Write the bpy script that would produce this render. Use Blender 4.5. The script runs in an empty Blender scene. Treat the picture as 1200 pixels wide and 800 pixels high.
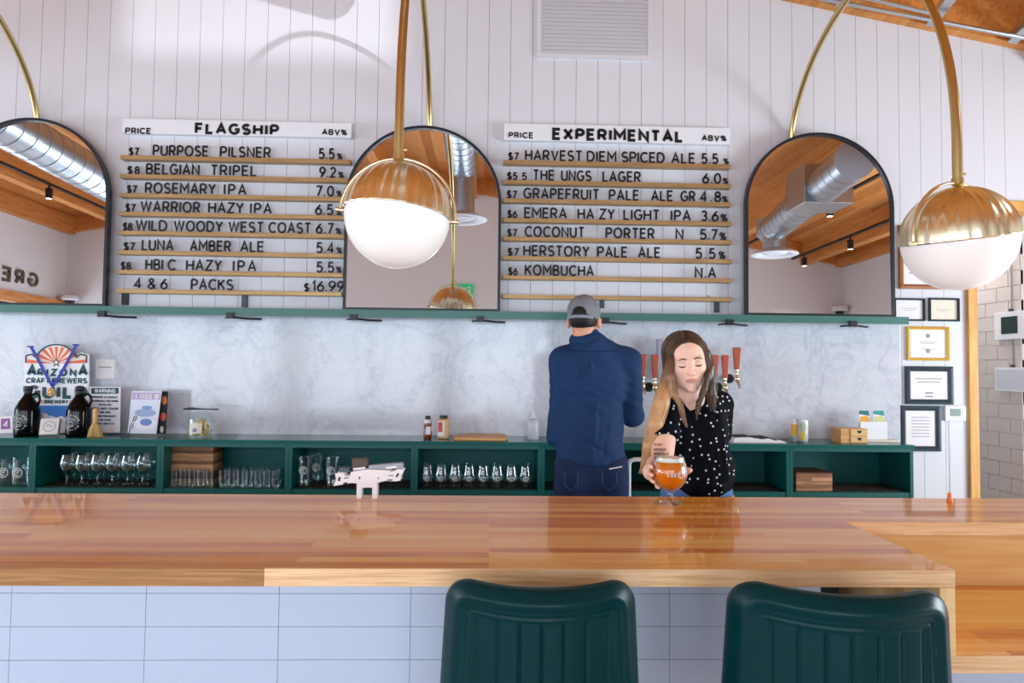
import bpy, bmesh, math, random
import numpy as np
from mathutils import Vector, Matrix

random.seed(7)
SC = bpy.context.scene
COL = SC.collection

# ------------------------------------------------------------------ camera
EYE = Vector((0.0, 0.0, 1.5))
FPX = 800.0                       # focal length in pixels of the 1200x800 frame (24 mm)
def cam_axes():
    f = Vector((0.03, 1.0, 0.04)).normalized()
    r0 = f.cross(Vector((0, 0, 1))).normalized()
    u0 = r0.cross(f)
    a = 0.0112
    r = r0 * math.cos(a) + u0 * math.sin(a)
    u = u0 * math.cos(a) - r0 * math.sin(a)
    return f, r, u
CF, CR, CU = cam_axes()
cd = bpy.data.cameras.new('camera'); cam = bpy.data.objects.new('camera', cd); COL.objects.link(cam)
cd.sensor_width = 36.0; cd.lens = 24.0; cd.clip_start = 0.05; cd.clip_end = 100
m = Matrix.Identity(4)
for i in range(3):
    m[i][0] = CR[i]; m[i][1] = CU[i]; m[i][2] = -CF[i]; m[i][3] = EYE[i]
cam.matrix_world = m
SC.camera = cam

def ray(px, py):
    return CF + CR * ((px - 600) / FPX) + CU * ((400 - py) / FPX)
def W(px, py, Y):                 # point of the place seen at a pixel, at a known distance Y
    d = ray(px, py); return EYE + d * (Y / d.y)
def PX(px, py, X):                # same, on a side wall
    d = ray(px, py); return EYE + d * (X / d.x)
def PZ(px, py, z):
    d = ray(px, py); return EYE + d * ((z - EYE.z) / d.z)

# ------------------------------------------------------------------ light
SC.view_settings.view_transform = 'Standard'
SC.view_settings.look = 'None'
SC.view_settings.gamma = 1.0
SC.view_settings.exposure = 0.27
try: SC.view_settings.use_curve_mapping = False
except Exception: pass
SC.cycles.use_denoising = True
SC.cycles.max_bounces = 10
SC.cycles.diffuse_bounces = 5
SC.cycles.glossy_bounces = 5
SC.cycles.transmission_bounces = 8
SC.cycles.transparent_max_bounces = 32
SC.cycles.caustics_reflective = False
SC.cycles.caustics_refractive = False
SC.cycles.sample_clamp_indirect = 6.0

wd = bpy.data.worlds.new('daylight'); SC.world = wd; wd.use_nodes = True
wd.node_tree.nodes['Background'].inputs[0].default_value = (0.75, 0.86, 1.0, 1)
wd.node_tree.nodes['Background'].inputs[1].default_value = 1.6

DAY = (0.76, 0.89, 1.0)
def area(name, loc, size, target, power, color=DAY):
    l = bpy.data.lights.new(name, 'AREA'); l.shape = 'RECTANGLE'; l.size, l.size_y = size
    l.energy = power; l.color = color
    o = bpy.data.objects.new(name, l); COL.objects.link(o); o.location = loc
    o.rotation_euler = (Vector(target) - Vector(loc)).to_track_quat('-Z', 'Y').to_euler()
    return o
YF = -2.06                        # front wall
WIN = [(-5.3, -3.3), (-2.9, -0.9), (-0.5, 1.5)]   # front windows (x ranges), z 0.55..2.3
for a, b in WIN:
    area('window_daylight', ((a + b) / 2, YF - 0.25, 1.45), (2.0, 1.75), ((a + b) / 2, 3, 2.3), 72)
area('side_window_daylight', (-6.75, -0.6, 1.45), (1.9, 1.7), (0, -0.2, 1.8), 60, (0.80, 0.90, 1.0))
area('left_fill_light', (-6.75, 2.35, 1.45), (1.9, 1.7), (0, 2.9, 3.2), 120, (0.82, 0.91, 1.0))  # fill light at an unseen left window, both added to brighten the back wall
area('right_fill_light', (5.8, 1.9, 1.5), (2.4, 1.6), (0, 2.9, 3.3), 235, (0.82, 0.93, 1.0))  # fill light at an unseen right window, both added to brighten wall and ceiling
# sun glint thrown up through the small front window by something shiny outside
gl = bpy.data.lights.new('sun_glint', 'SPOT'); gl.energy = 4200; gl.color = (0.92, 0.96, 1.0)
gl.spot_size = math.radians(22); gl.spot_blend = 0.05; gl.shadow_soft_size = 0.07
glo = bpy.data.objects.new('sun_glint', gl); COL.objects.link(glo)
GSRC = Vector((6.9, -6.6, 1.6)); glo.location = GSRC
glo.rotation_euler = (Vector((-1.2, 4.3, 3.6)) - GSRC).to_track_quat('-Z', 'Y').to_euler()

# ------------------------------------------------------------------ mesh helpers
ORG = {}
def org(o): return ORG.get(o.name, Vector((0, 0, 0)))

class MB:
    def __init__(s): s.v = []; s.f = []; s.m = []
    def add(s, vs, fs, mi=0):
        n = len(s.v); s.v += [tuple(p) for p in vs]
        s.f += [tuple(i + n for i in f) for f in fs]; s.m += [mi] * len(fs); return s
    def box(s, x0, x1, y0, y1, z0, z1, mi=0):
        x0, x1 = min(x0, x1), max(x0, x1); y0, y1 = min(y0, y1), max(y0, y1); z0, z1 = min(z0, z1), max(z0, z1)
        return s.add([(x0,y0,z0),(x1,y0,z0),(x1,y1,z0),(x0,y1,z0),(x0,y0,z1),(x1,y0,z1),(x1,y1,z1),(x0,y1,z1)],
                     [(0,3,2,1),(4,5,6,7),(0,1,5,4),(1,2,6,5),(2,3,7,6),(3,0,4,7)], mi)
    def obox(s, c, ax, h, mi=0):
        c = Vector(c); vs = []
        for dz in (-1, 1):
            for dx, dy in ((-1,-1),(1,-1),(1,1),(-1,1)):
                vs.append(c + ax[0]*h[0]*dx + ax[1]*h[1]*dy + ax[2]*h[2]*dz)
        return s.add(vs, [(0,3,2,1),(4,5,6,7),(0,1,5,4),(1,2,6,5),(2,3,7,6),(3,0,4,7)], mi)
    def tube(s, pts, r, n=10, cap=True, mi=0, flat=1.0):
        pts = [Vector(p) for p in pts]; k = len(pts)
        rs = r if isinstance(r, (list, tuple)) else [r] * k
        T = []
        for i in range(k):
            T.append((pts[min(i+1, k-1)] - pts[max(i-1, 0)]).normalized())
        up = Vector((0,0,1)) if abs(T[0].z) < 0.9 else Vector((0,1,0))
        nrm = T[0].cross(up).normalized(); vs = []; fs = []
        for i in range(k):
            nrm = (nrm - T[i] * nrm.dot(T[i])).normalized(); b = T[i].cross(nrm)
            for j in range(n):
                a = 2*math.pi*j/n
                vs.append(pts[i] + (nrm*math.cos(a) + b*math.sin(a)*flat) * rs[i])
        for i in range(k-1):
            for j in range(n):
                j2 = (j+1) % n
                fs.append((i*n+j, i*n+j2, (i+1)*n+j2, (i+1)*n+j))
        if cap:
            fs.append(tuple(reversed(range(n)))); fs.append(tuple((k-1)*n+j for j in range(n)))
        return s.add(vs, fs, mi)
    def lathe(s, prof, c=(0,0,0), n=28, M=None, mod=None, mi=0, a0=0, a1=360):
        c = Vector(c); vs = []; fs = []; full = abs(a1-a0) >= 360
        cnt = n if full else n+1
        for (r, z) in prof:
            for j in range(cnt):
                a = math.radians(a0) + math.radians(a1-a0)*j/n
                rr = r * (mod(a, r, z) if mod else 1)
                p = Vector((rr*math.cos(a), rr*math.sin(a), z))
                if M is not None: p = M @ p
                vs.append(p + c)
        for i in range(len(prof)-1):
            for j in range(cnt if full else n):
                j2 = (j+1) % cnt
                q = (i*cnt+j, i*cnt+j2, (i+1)*cnt+j2, (i+1)*cnt+j)
                fs.append(q)
        return s.add(vs, fs, mi)
    def ell(s, c, r, M=None, nu=20, nv=12, mi=0):
        prof = [(max(1e-5, math.sin(math.pi*i/nv)), -math.cos(math.pi*i/nv)) for i in range(nv+1)]
        S = Matrix.Diagonal(Vector(r if isinstance(r, (tuple, list)) else (r,r,r)))
        return s.lathe(prof, c, nu, (M @ S) if M is not None else S, mi=mi)
    def prism(s, poly, o, u, v, w, mi=0):     # 2-D outline in the frame o,u,v pushed along w
        o, u, v, w = Vector(o), Vector(u), Vector(v), Vector(w); n = len(poly)
        a = [o + u*x + v*y for x, y in poly]; b = [p + w for p in a]
        fs = [tuple(range(n)), tuple(reversed(range(n, 2*n)))]
        fs += [(i, n+i, n+(i+1) % n, (i+1) % n) for i in range(n)]
        return s.add(a+b, fs, mi)
    def ribbon(s, pts, w, o, u, v, d, mi=0):  # flat stroke of width w in frame o,u,v, thickness vector d
        o, u, v, d = Vector(o), Vector(u), Vector(v), Vector(d)
        P = [Vector((p[0], p[1])) for p in pts]; k = len(P); L = []; R = []
        closed = (P[0]-P[-1]).length < 1e-6 and k > 3
        for i in range(k):
            a = P[i-1] if i > 0 else (P[-2] if closed else None)
            b = P[i+1] if i < k-1 else (P[1] if closed else None)
            t1 = (P[i]-a).normalized() if a is not None else None
            t2 = (b-P[i]).normalized() if b is not None else None
            if t1 is None: t1 = t2
            if t2 is None: t2 = t1
            n1 = Vector((-t1.y, t1.x)); n2 = Vector((-t2.y, t2.x)); mm = n1 + n2
            if mm.length < 1e-4: mm = n1
            mm.normalize(); sc = 1/max(0.45, mm.dot(n1))
            L.append(P[i] + mm*(w/2*sc)); R.append(P[i] - mm*(w/2*sc))
        vs = []
        for q in (L, R):
            for p in q: vs.append(o + u*p.x + v*p.y)
        vs += [p + d for p in vs[:2*k]]
        fs = []
        for i in range(k-1):
            fs += [(i, i+1, k+i+1, k+i), (2*k+i, 3*k+i, 3*k+i+1, 2*k+i+1),
                   (i, 2*k+i, 2*k+i+1, i+1), (k+i, k+i+1, 3*k+i+1, 3*k+i)]
        fs += [(0, k, 3*k, 2*k), (k-1, 3*k-1, 4*k-1, 2*k-1)] if False else [(0, k, 3*k, 2*k), (k-1, 2*k+k-1, 3*k+k-1, k+k-1)]
        return s.add(vs, fs, mi)
    def build(s, name, mat, parent=None, smooth=None, bevel=0, seg=2, fix=True):
        me = bpy.data.meshes.new(name); O = org(parent) if parent else Vector((0,0,0))
        me.from_pydata([(p[0]-O.x, p[1]-O.y, p[2]-O.z) for p in s.v], [], s.f)
        mats = mat if isinstance(mat, (list, tuple)) else [mat]
        for q in mats: me.materials.append(q)
        if len(mats) > 1: me.polygons.foreach_set('material_index', s.m)
        if fix:
            bm = bmesh.new(); bm.from_mesh(me)
            bmesh.ops.recalc_face_normals(bm, faces=bm.faces); bm.to_mesh(me); bm.free()
        if smooth:
            me.polygons.foreach_set('use_smooth', [True]*len(me.polygons))
            if smooth is not True: me.set_sharp_from_angle(angle=math.radians(smooth))
        o = bpy.data.objects.new(name, me); COL.objects.link(o)
        if parent: o.parent = parent; ORG[o.name] = O
        if bevel:
            b = o.modifiers.new('bevel', 'BEVEL'); b.width = bevel; b.segments = seg; b.limit_method = 'ANGLE'
        return o

def tag(o, label, cat, group=None):
    o['label'] = label; o['category'] = cat
    if group: o['group'] = group
    return o
def thing(name, label, cat, loc=(0,0,0), group=None):
    o = bpy.data.objects.new(name, None); COL.objects.link(o); o.location = loc; o.empty_display_size = 0.1
    ORG[o.name] = Vector(loc); return tag(o, label, cat, group)
def struct(o): o['kind'] = 'structure'; return o
def copy_thing(root, loc, label, group=None):
    r = root.copy(); COL.objects.link(r); r.location = loc; r['label'] = label
    if group: r['group'] = group
    ORG[r.name] = Vector(loc)
    for ch in list(root.children):
        c = ch.copy(); COL.objects.link(c); c.parent = r
        for g in list(ch.children):
            e = g.copy(); COL.objects.link(e); e.parent = c
    return r
ORD = ['first','second','third','fourth','fifth','sixth','seventh','eighth','ninth','tenth','eleventh','twelfth']

# ------------------------------------------------------------------ stroke lettering
def arc(cx, cy, rx, ry, a0, a1):
    n = max(4, int(abs(a1-a0)/18))
    return [(cx+rx*math.cos(math.radians(a0+(a1-a0)*i/n)), cy+ry*math.sin(math.radians(a0+(a1-a0)*i/n))) for i in range(n+1)]
PB = [(0,1)]+arc(.28,.72,.26,.28,90,-90)+[(0,.44)]
SS = arc(.27,.745,.25,.255,35,270)+arc(.27,.245,.27,.245,90,-150)
GL = {
 'A':(.66,[[(0,0),(.33,1),(.66,0)],[(.12,.32),(.54,.32)]]),
 'B':(.56,[[(0,0),(0,1)],[(0,1)]+arc(.3,.765,.21,.235,90,-90)+[(0,.53)],[(0,.53)]+arc(.31,.265,.25,.265,90,-90)+[(0,0)]]),
 'C':(.66,[arc(.38,.5,.38,.5,45,315)]),
 'D':(.64,[[(0,0),(0,1)],[(0,1)]+arc(.24,.5,.40,.5,90,-90)+[(0,0)]]),
 'E':(.5,[[(.5,1),(0,1),(0,0),(.5,0)],[(0,.52),(.44,.52)]]),
 'F':(.48,[[(.48,1),(0,1),(0,0)],[(0,.5),(.42,.5)]]),
 'G':(.7,[arc(.37,.5,.37,.5,48,330)+[(.69,.46),(.42,.46)]]),
 'H':(.6,[[(0,0),(0,1)],[(.6,0),(.6,1)],[(0,.5),(.6,.5)]]),
 'I':(.02,[[(.01,0),(.01,1)]]),
 'J':(.4,[[(.4,1)]+arc(.2,.22,.2,.22,0,-160)]),
 'K':(.58,[[(0,0),(0,1)],[(.56,1),(0,.4)],[(.2,.6),(.58,0)]]),
 'L':(.46,[[(0,1),(0,0),(.46,0)]]),
 'M':(.76,[[(0,0),(0,1),(.38,.35),(.76,1),(.76,0)]]),
 'N':(.62,[[(0,0),(0,1),(.62,0),(.62,1)]]),
 'O':(.76,[arc(.38,.5,.38,.5,90,450)]),
 'P':(.54,[[(0,0),(0,1)],PB]),
 'Q':(.76,[arc(.38,.5,.38,.5,90,450),[(.45,.25),(.76,-.05)]]),
 'R':(.56,[[(0,0),(0,1)],PB,[(.28,.44),(.56,0)]]),
 'S':(.54,[SS]),
 'T':(.56,[[(0,1),(.56,1)],[(.28,1),(.28,0)]]),
 'U':(.6,[[(0,1)]+arc(.3,.3,.3,.3,180,360)+[(.6,1)]]),
 'V':(.64,[[(0,1),(.32,0),(.64,1)]]),
 'W':(.95,[[(0,1),(.24,0),(.475,1),(.71,0),(.95,1)]]),
 'X':(.6,[[(0,0),(.6,1)],[(0,1),(.6,0)]]),
 'Y':(.6,[[(0,1),(.3,.48),(.6,1)],[(.3,.48),(.3,0)]]),
 'Z':(.56,[[(0,1),(.56,1),(0,0),(.56,0)]]),
 '0':(.56,[arc(.28,.5,.28,.5,90,450)]),
 '1':(.2,[[(0,.8),(.18,1),(.18,0)]]),
 '2':(.5,[arc(.25,.73,.25,.27,160,-35)+[(0,0),(.5,0)]]),
 '3':(.5,[arc(.24,.76,.22,.24,150,-90),arc(.24,.26,.25,.26,90,-150)]),
 '4':(.56,[[(.4,0),(.4,1),(0,.28),(.56,.28)]]),
 '5':(.5,[[(.46,1),(.08,1),(.05,.55)]+arc(.23,.31,.26,.31,125,-150)]),
 '6':(.54,[arc(.27,.3,.27,.3,90,450),[(.44,1),(.18,.68),(.02,.36)]]),
 '7':(.5,[[(0,1),(.5,1),(.15,0)]]),
 '8':(.52,[arc(.26,.76,.22,.24,90,450),arc(.26,.26,.26,.26,90,450)]),
 '9':(.54,[arc(.27,.7,.27,.3,90,450),[(.1,0),(.36,.32),(.52,.64)]]),
 '$':(.54,[SS,[(.27,-.14),(.27,1.14)]]),
 '%':(.74,[arc(.16,.78,.15,.2,90,450),arc(.58,.22,.15,.2,90,450),[(.12,0),(.62,1)]]),
 '&':(.66,[[(.66,0),(.14,.72)]+arc(.28,.8,.17,.2,200,-40)+[(.08,.36)]+arc(.26,.2,.22,.2,150,300)+[(.62,.42)]]),
 '.':(.05,[[(.025,0),(.025,.1)]]), ',':(.06,[[(.05,.1),(.0,-.12)]]), '-':(.3,[[(0,.45),(.3,.45)]]), "'":(.04,[[(.02,1),(.02,.8)]]),
}
def write(mb, text, o, u, v, d, h, width=None, wt=0.13, gap=0.2, narrow=1.0, mi=0, mg=0.34):
    """strokes of cap height h; when width is given the line is spread to fill it"""
    adv = []
    for c in text: adv.append(0.4 if c == ' ' else GL[c][0]*narrow + wt)
    total = sum(adv) + gap*(len(text)-1)
    sx = 1.0
    if width is not None:
        W_ = width/h
        if len(text) > 1:
            g2 = (W_ - sum(adv))/(len(text)-1)
            if g2 < 0.06: sx = W_/(sum(adv)+0.10*(len(text)-1)); g2 = 0.10
            elif g2 > mg: sx = min(1.6, W_/(sum(adv)+mg*(len(text)-1))); g2 = (W_/sx - sum(adv))/(len(text)-1)
            gap = g2
    x = 0.0
    for c, a in zip(text, adv):
        if c != ' ':
            for pl in GL[c][1]:
                pts = [((x + wt/2 + px*narrow)*sx*h, (wt/2 + py*(1-wt))*h) for px, py in pl]
                mb.ribbon(pts, wt*h, o, u, v, d, mi)
        x += a + gap
    return (x-gap)*sx*h

# ------------------------------------------------------------------ signed-distance bodies
def axis(lo, hi, step, fines=()):
    xs = [lo]
    while xs[-1] < hi:
        x = xs[-1]; st = step
        for a, b, s2 in fines:
            if a - 1e-9 <= x < b: st = min(st, s2)
            elif x < a and x + st > a: st = min(st, max(s2, a - x))
        xs.append(x + st)
    return np.array(xs)
class Field:
    def __init__(s, ax, ay, az):
        s.a = (ax, ay, az); s.d = np.full((len(ax), len(ay), len(az)), 1.0, np.float32)
    def _sl(s, lo, hi):
        return tuple(slice(max(0, int(np.searchsorted(a, l))-1), int(np.searchsorted(a, h))+1) for a, l, h in zip(s.a, lo, hi))
    def _grid(s, sl):
        return (s.a[0][sl[0]][:,None,None], s.a[1][sl[1]][None,:,None], s.a[2][sl[2]][None,None,:])
    def put(s, fn, lo, hi, k=0.01, mode='add'):
        mg = 2*k + 0.03
        sl = s._sl([x-mg for x in lo], [x+mg for x in hi])
        if any(q.stop <= q.start for q in sl): return
        b = fn(*s._grid(sl)).astype(np.float32); a = s.d[sl]
        if mode == 'add':
            h = np.clip(0.5+0.5*(b-a)/k, 0, 1); s.d[sl] = b+(a-b)*h - k*h*(1-h)
        elif mode == 'sub':
            b = -b; h = np.clip(0.5-0.5*(b-a)/k, 0, 1); s.d[sl] = b+(a-b)*h + k*h*(1-h)
    def cap(s, a, b, ra, rb, k=0.01, mode='add'):
        a = np.array(a, float); b = np.array(b, float); ba = b-a; L = max(1e-9, float(ba@ba))
        def fn(X,Y,Z):
            px,py,pz = X-a[0],Y-a[1],Z-a[2]
            h = np.clip((px*ba[0]+py*ba[1]+pz*ba[2])/L,0,1)
            return np.sqrt((px-h*ba[0])**2+(py-h*ba[1])**2+(pz-h*ba[2])**2)-(ra+(rb-ra)*h)
        r = max(ra,rb)
        s.put(fn, np.minimum(a,b)-r, np.maximum(a,b)+r, k, mode)
    def chain(s, pts, rs, k=0.01):
        for i in range(len(pts)-1): s.cap(pts[i], pts[i+1], rs[i], rs[i+1], k)
    def ell(s, c, r, R=None, k=0.01, mode='add'):
        c = np.array(c, float); r = np.array(r if hasattr(r,'__len__') else (r,r,r), float)
        Rm = np.array(R) if R is not None else np.eye(3)
        def fn(X,Y,Z):
            px,py,pz = X-c[0],Y-c[1],Z-c[2]
            q = [px*Rm[0,i]+py*Rm[1,i]+pz*Rm[2,i] for i in range(3)]
            k0 = np.sqrt(sum((q[i]/r[i])**2 for i in range(3))); k1 = np.sqrt(sum((q[i]/r[i]**2)**2 for i in range(3)))
            return k0*(k0-1)/np.maximum(k1,1e-6)
        m_ = r.max(); s.put(fn, c-m_, c+m_, k, mode)
    def cut(s, p, n):                 # keep the side the normal n points away from
        n = np.array(n,float); n /= np.linalg.norm(n); X,Y,Z = s._grid((slice(None),)*3)
        s.d = np.maximum(s.d, ((X-p[0])*n[0]+(Y-p[1])*n[1]+(Z-p[2])*n[2]).astype(np.float32))
    def mesh(s):
        d = s.d; ax, ay, az = s.a; S = d < 0
        c = np.zeros(tuple(n-1 for n in d.shape), np.int8)
        def sub(A,i,j,k): return A[i:A.shape[0]-1+i, j:A.shape[1]-1+j, k:A.shape[2]-1+k]
        for i in (0,1):
            for j in (0,1):
                for k in (0,1): c += sub(S,i,j,k)
        I,J,K = np.nonzero((c>0)&(c<8)); ids = np.full(c.shape,-1,np.int64); ids[I,J,K] = np.arange(len(I))
        acc = np.zeros((len(I),3)); cnt = np.zeros(len(I))
        cs = [(0,0,0),(1,0,0),(0,1,0),(1,1,0),(0,0,1),(1,0,1),(0,1,1),(1,1,1)]
        for a_,b_ in ((0,1),(2,3),(4,5),(6,7),(0,2),(1,3),(4,6),(5,7),(0,4),(1,5),(2,6),(3,7)):
            A,B = cs[a_],cs[b_]
            va = d[I+A[0],J+A[1],K+A[2]].astype(float); vb = d[I+B[0],J+B[1],K+B[2]].astype(float)
            mk = (va<0)!=(vb<0); t = np.where(mk, va/np.where(mk,va-vb,1), 0)
            pa = np.stack([ax[I+A[0]],ay[J+A[1]],az[K+A[2]]],1); pb = np.stack([ax[I+B[0]],ay[J+B[1]],az[K+B[2]]],1)
            acc += np.where(mk[:,None], pa+(pb-pa)*t[:,None], 0); cnt += mk
        V = acc/cnt[:,None]; F = []
        def quad(E, ins, cells):
            i,j,k = E; q = np.stack([ids[i+o[0],j+o[1],k+o[2]] for o in cells],1)
            q[~ins] = q[~ins][:,::-1]; F.append(q)
        e = S[:-1,1:-1,1:-1]!=S[1:,1:-1,1:-1]; i,j,k = np.nonzero(e); j=j+1;k=k+1
        quad((i,j,k), S[i,j,k], [(0,-1,-1),(0,0,-1),(0,0,0),(0,-1,0)])
        e = S[1:-1,:-1,1:-1]!=S[1:-1,1:,1:-1]; i,j,k = np.nonzero(e); i=i+1;k=k+1
        quad((i,j,k), S[i,j,k], [(-1,0,-1),(-1,0,0),(0,0,0),(0,0,-1)])
        e = S[1:-1,1:-1,:-1]!=S[1:-1,1:-1,1:]; i,j,k = np.nonzero(e); i=i+1;j=j+1
        quad((i,j,k), S[i,j,k], [(-1,-1,0),(0,-1,0),(0,0,0),(-1,0,0)])
        return V, np.concatenate(F)
    def build(s, name, mats, parent=None, relax=1, pick=None):
        V,F = s.mesh()
        for _ in range(relax):        # light smoothing of the stair steps
            A = np.zeros_like(V); n = np.zeros(len(V))
            for a_,b_ in ((0,1),(1,2),(2,3),(3,0)):
                np.add.at(A, F[:,a_], V[F[:,b_]]); np.add.at(n, F[:,a_], 1)
                np.add.at(A, F[:,b_], V[F[:,a_]]); np.add.at(n, F[:,b_], 1)
            V = V*0.5 + (A/np.maximum(n,1)[:,None])*0.5
        O = org(parent) if parent else Vector((0,0,0))
        me = bpy.data.meshes.new(name)
        me.from_pydata((V-np.array(O)).tolist(), [], F.tolist())
        mats = mats if isinstance(mats,(list,tuple)) else [mats]
        for q in mats: me.materials.append(q)
        if pick is not None:
            me.polygons.foreach_set('material_index', pick(V[F].mean(1)).astype(np.int32))
        me.polygons.foreach_set('use_smooth',[True]*len(me.polygons)); me.update()
        o = bpy.data.objects.new(name, me); COL.objects.link(o)
        if parent: o.parent = parent; ORG[o.name] = O
        return o

# ------------------------------------------------------------------ materials
def lin(r,g,b): return tuple(((c/255)/12.92 if c/255 <= .04045 else ((c/255+.055)/1.055)**2.4) for c in (r,g,b))+(1,)
def mat(name, rgb, rough=0.5, metal=0.0, coat=0.0, trans=0.0, ior=1.45, emit=0.0, spec=0.5, coat_rough=0.05, sss=0.0, bump=None):
    M = bpy.data.materials.new(name); M.use_nodes = True; b = M.node_tree.nodes['Principled BSDF']
    c = lin(*rgb) if max(rgb) > 1.001 else tuple(rgb)+(1,)
    b.inputs['Base Color'].default_value = c; b.inputs['Roughness'].default_value = rough
    b.inputs['Metallic'].default_value = metal; b.inputs['IOR'].default_value = ior
    b.inputs['Coat Weight'].default_value = coat; b.inputs['Coat Roughness'].default_value = coat_rough
    b.inputs['Transmission Weight'].default_value = trans; b.inputs['Specular IOR Level'].default_value = spec
    if sss:
        b.inputs['Subsurface Weight'].default_value = sss; b.inputs['Subsurface Radius'].default_value = (.012,.005,.003)
        b.inputs['Subsurface Scale'].default_value = 1.0
    if emit:
        b.inputs['Emission Color'].default_value = c; b.inputs['Emission Strength'].default_value = emit
    if bump: add_bump(M, *bump)
    return M
class N:
    def __init__(s, M): s.t = M.node_tree; s.b = s.t.nodes['Principled BSDF']
    def new(s, kind, **kw):
        n = s.t.nodes.new(kind)
        for k, v in kw.items():
            if hasattr(n, k): setattr(n, k, v)
            else: n.inputs[k.replace('_',' ')].default_value = v
        return n
    def link(s, a, b): s.t.links.new(a, b)
def coords(n, scale=(1,1,1), rot=(0,0,0), loc=(0,0,0)):
    tc = n.new('ShaderNodeTexCoord'); mp = n.new('ShaderNodeMapping')
    mp.inputs['Scale'].default_value = scale; mp.inputs['Rotation'].default_value = rot; mp.inputs['Location'].default_value = loc
    n.link(tc.outputs['Object'], mp.inputs['Vector']); return mp.outputs['Vector']
def ramp(n, fac, stops):
    r = n.new('ShaderNodeValToRGB'); e = r.color_ramp.elements
    while len(e) < len(stops): e.new(0.5)
    for q, (p, c) in zip(e, stops): q.position = p; q.color = c
    n.link(fac, r.inputs['Fac']); return r.outputs['Color']
def add_bump(M, scale, strength, dist=0.002, vec=(1,1,1)):
    n = N(M); v = coords(n, vec); t = n.new('ShaderNodeTexNoise', Scale=scale, Detail=4.0)
    n.link(v, t.inputs['Vector']); b = n.new('ShaderNodeBump', Strength=strength, Distance=dist)
    n.link(t.outputs['Fac'], b.inputs['Height']); n.link(b.outputs['Normal'], n.b.inputs['Normal'])
def wood(name, c1, c2, c3, rough=0.4, coat=0.0, stretch=(1.2,14,14), row=None, length=0.9, along='x', coat_rough=0.06):
    """grain along x; with row: butcher-block staves of that width"""
    M = mat(name, c1, rough, coat=coat, coat_rough=coat_rough); n = N(M)
    rot = {'x':(0,0,0),'y':(0,0,math.pi/2),'z':(0,math.pi/2,0),'wall':(math.pi/2,0,0)}[along]
    v0 = coords(n, (1,1,1), rot)
    sc = n.new('ShaderNodeVectorMath', operation='MULTIPLY'); sc.inputs[1].default_value = stretch; n.link(v0, sc.inputs[0])
    t = n.new('ShaderNodeTexNoise', Scale=3.0, Detail=5.0, Distortion=0.6)
    col = None
    if row:
        br = n.new('ShaderNodeTexBrick'); br.offset = 0.37; br.offset_frequency = 3; br.squash = 1.0
        br.inputs['Color1'].default_value = (0,0,0,1); br.inputs['Color2'].default_value = (1,1,1,1); br.inputs['Mortar'].default_value = (.35,.35,.35,1)
        br.inputs['Scale'].default_value = 1.0; br.inputs['Mortar Size'].default_value = 0.0006; br.inputs['Bias'].default_value = 0.0
        br.inputs['Brick Width'].default_value = length; br.inputs['Row Height'].default_value = row
        n.link(v0, br.inputs['Vector'])
        ofs = n.new('ShaderNodeVectorMath', operation='SCALE'); ofs.inputs['Scale'].default_value = 7.0
        n.link(br.outputs['Color'], ofs.inputs[0])
        ad = n.new('ShaderNodeVectorMath', operation='ADD'); n.link(sc.outputs[0], ad.inputs[0]); n.link(ofs.outputs[0], ad.inputs[1])
        n.link(ad.outputs[0], t.inputs['Vector'])
        mx = n.new('ShaderNodeMix'); mx.data_type = 'FLOAT'; mx.inputs[0].default_value = 0.48
        n.link(t.outputs['Fac'], mx.inputs[2]); n.link(br.outputs['Color'], mx.inputs[3]); col = mx.outputs[0]
    else:
        n.link(sc.outputs[0], t.inputs['Vector']); col = t.outputs['Fac']
    r = ramp(n, col, [(0.25, lin(*c1)), (0.5, lin(*c2)), (0.8, lin(*c3))])
    n.link(r, n.b.inputs['Base Color']); return M
def marble(name):
    M = mat(name, (214,217,226), 0.12, spec=0.5); n = N(M); v = coords(n, (1,1,1))
    w = n.new('ShaderNodeTexNoise', Scale=1.6, Detail=6.0, Roughness=0.62, Distortion=1.4); n.link(v, w.inputs['Vector'])
    a = ramp(n, w.outputs['Fac'], [(0.465,(0,0,0,1)),(0.495,(.2,.2,.2,1)),(0.505,(.2,.2,.2,1)),(0.535,(0,0,0,1))])
    w2 = n.new('ShaderNodeTexNoise', Scale=4.2, Detail=8.0, Roughness=0.7, Distortion=0.8); n.link(v, w2.inputs['Vector'])
    b = ramp(n, w2.outputs['Fac'], [(0.46,(0,0,0,1)),(0.5,(.17,.17,.17,1)),(0.54,(0,0,0,1))])
    w3 = n.new('ShaderNodeTexNoise', Scale=2.4, Detail=7.0, Roughness=0.65); n.link(v, w3.inputs['Vector'])
    c = ramp(n, w3.outputs['Fac'], [(0.4,(0,0,0,1)),(0.75,(.2,.2,.2,1))])
    s1 = n.new('ShaderNodeMath', operation='ADD'); n.link(a, s1.inputs[0]); n.link(b, s1.inputs[1])
    s2 = n.new('ShaderNodeMath', operation='ADD', use_clamp=True); n.link(s1.outputs[0], s2.inputs[0]); n.link(c, s2.inputs[1])
    r = ramp(n, s2.outputs[0], [(0.0, lin(206,210,219)), (0.35, lin(184,190,203)), (1.0, lin(124,137,160))])
    n.link(r, n.b.inputs['Base Color']); return M
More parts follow.
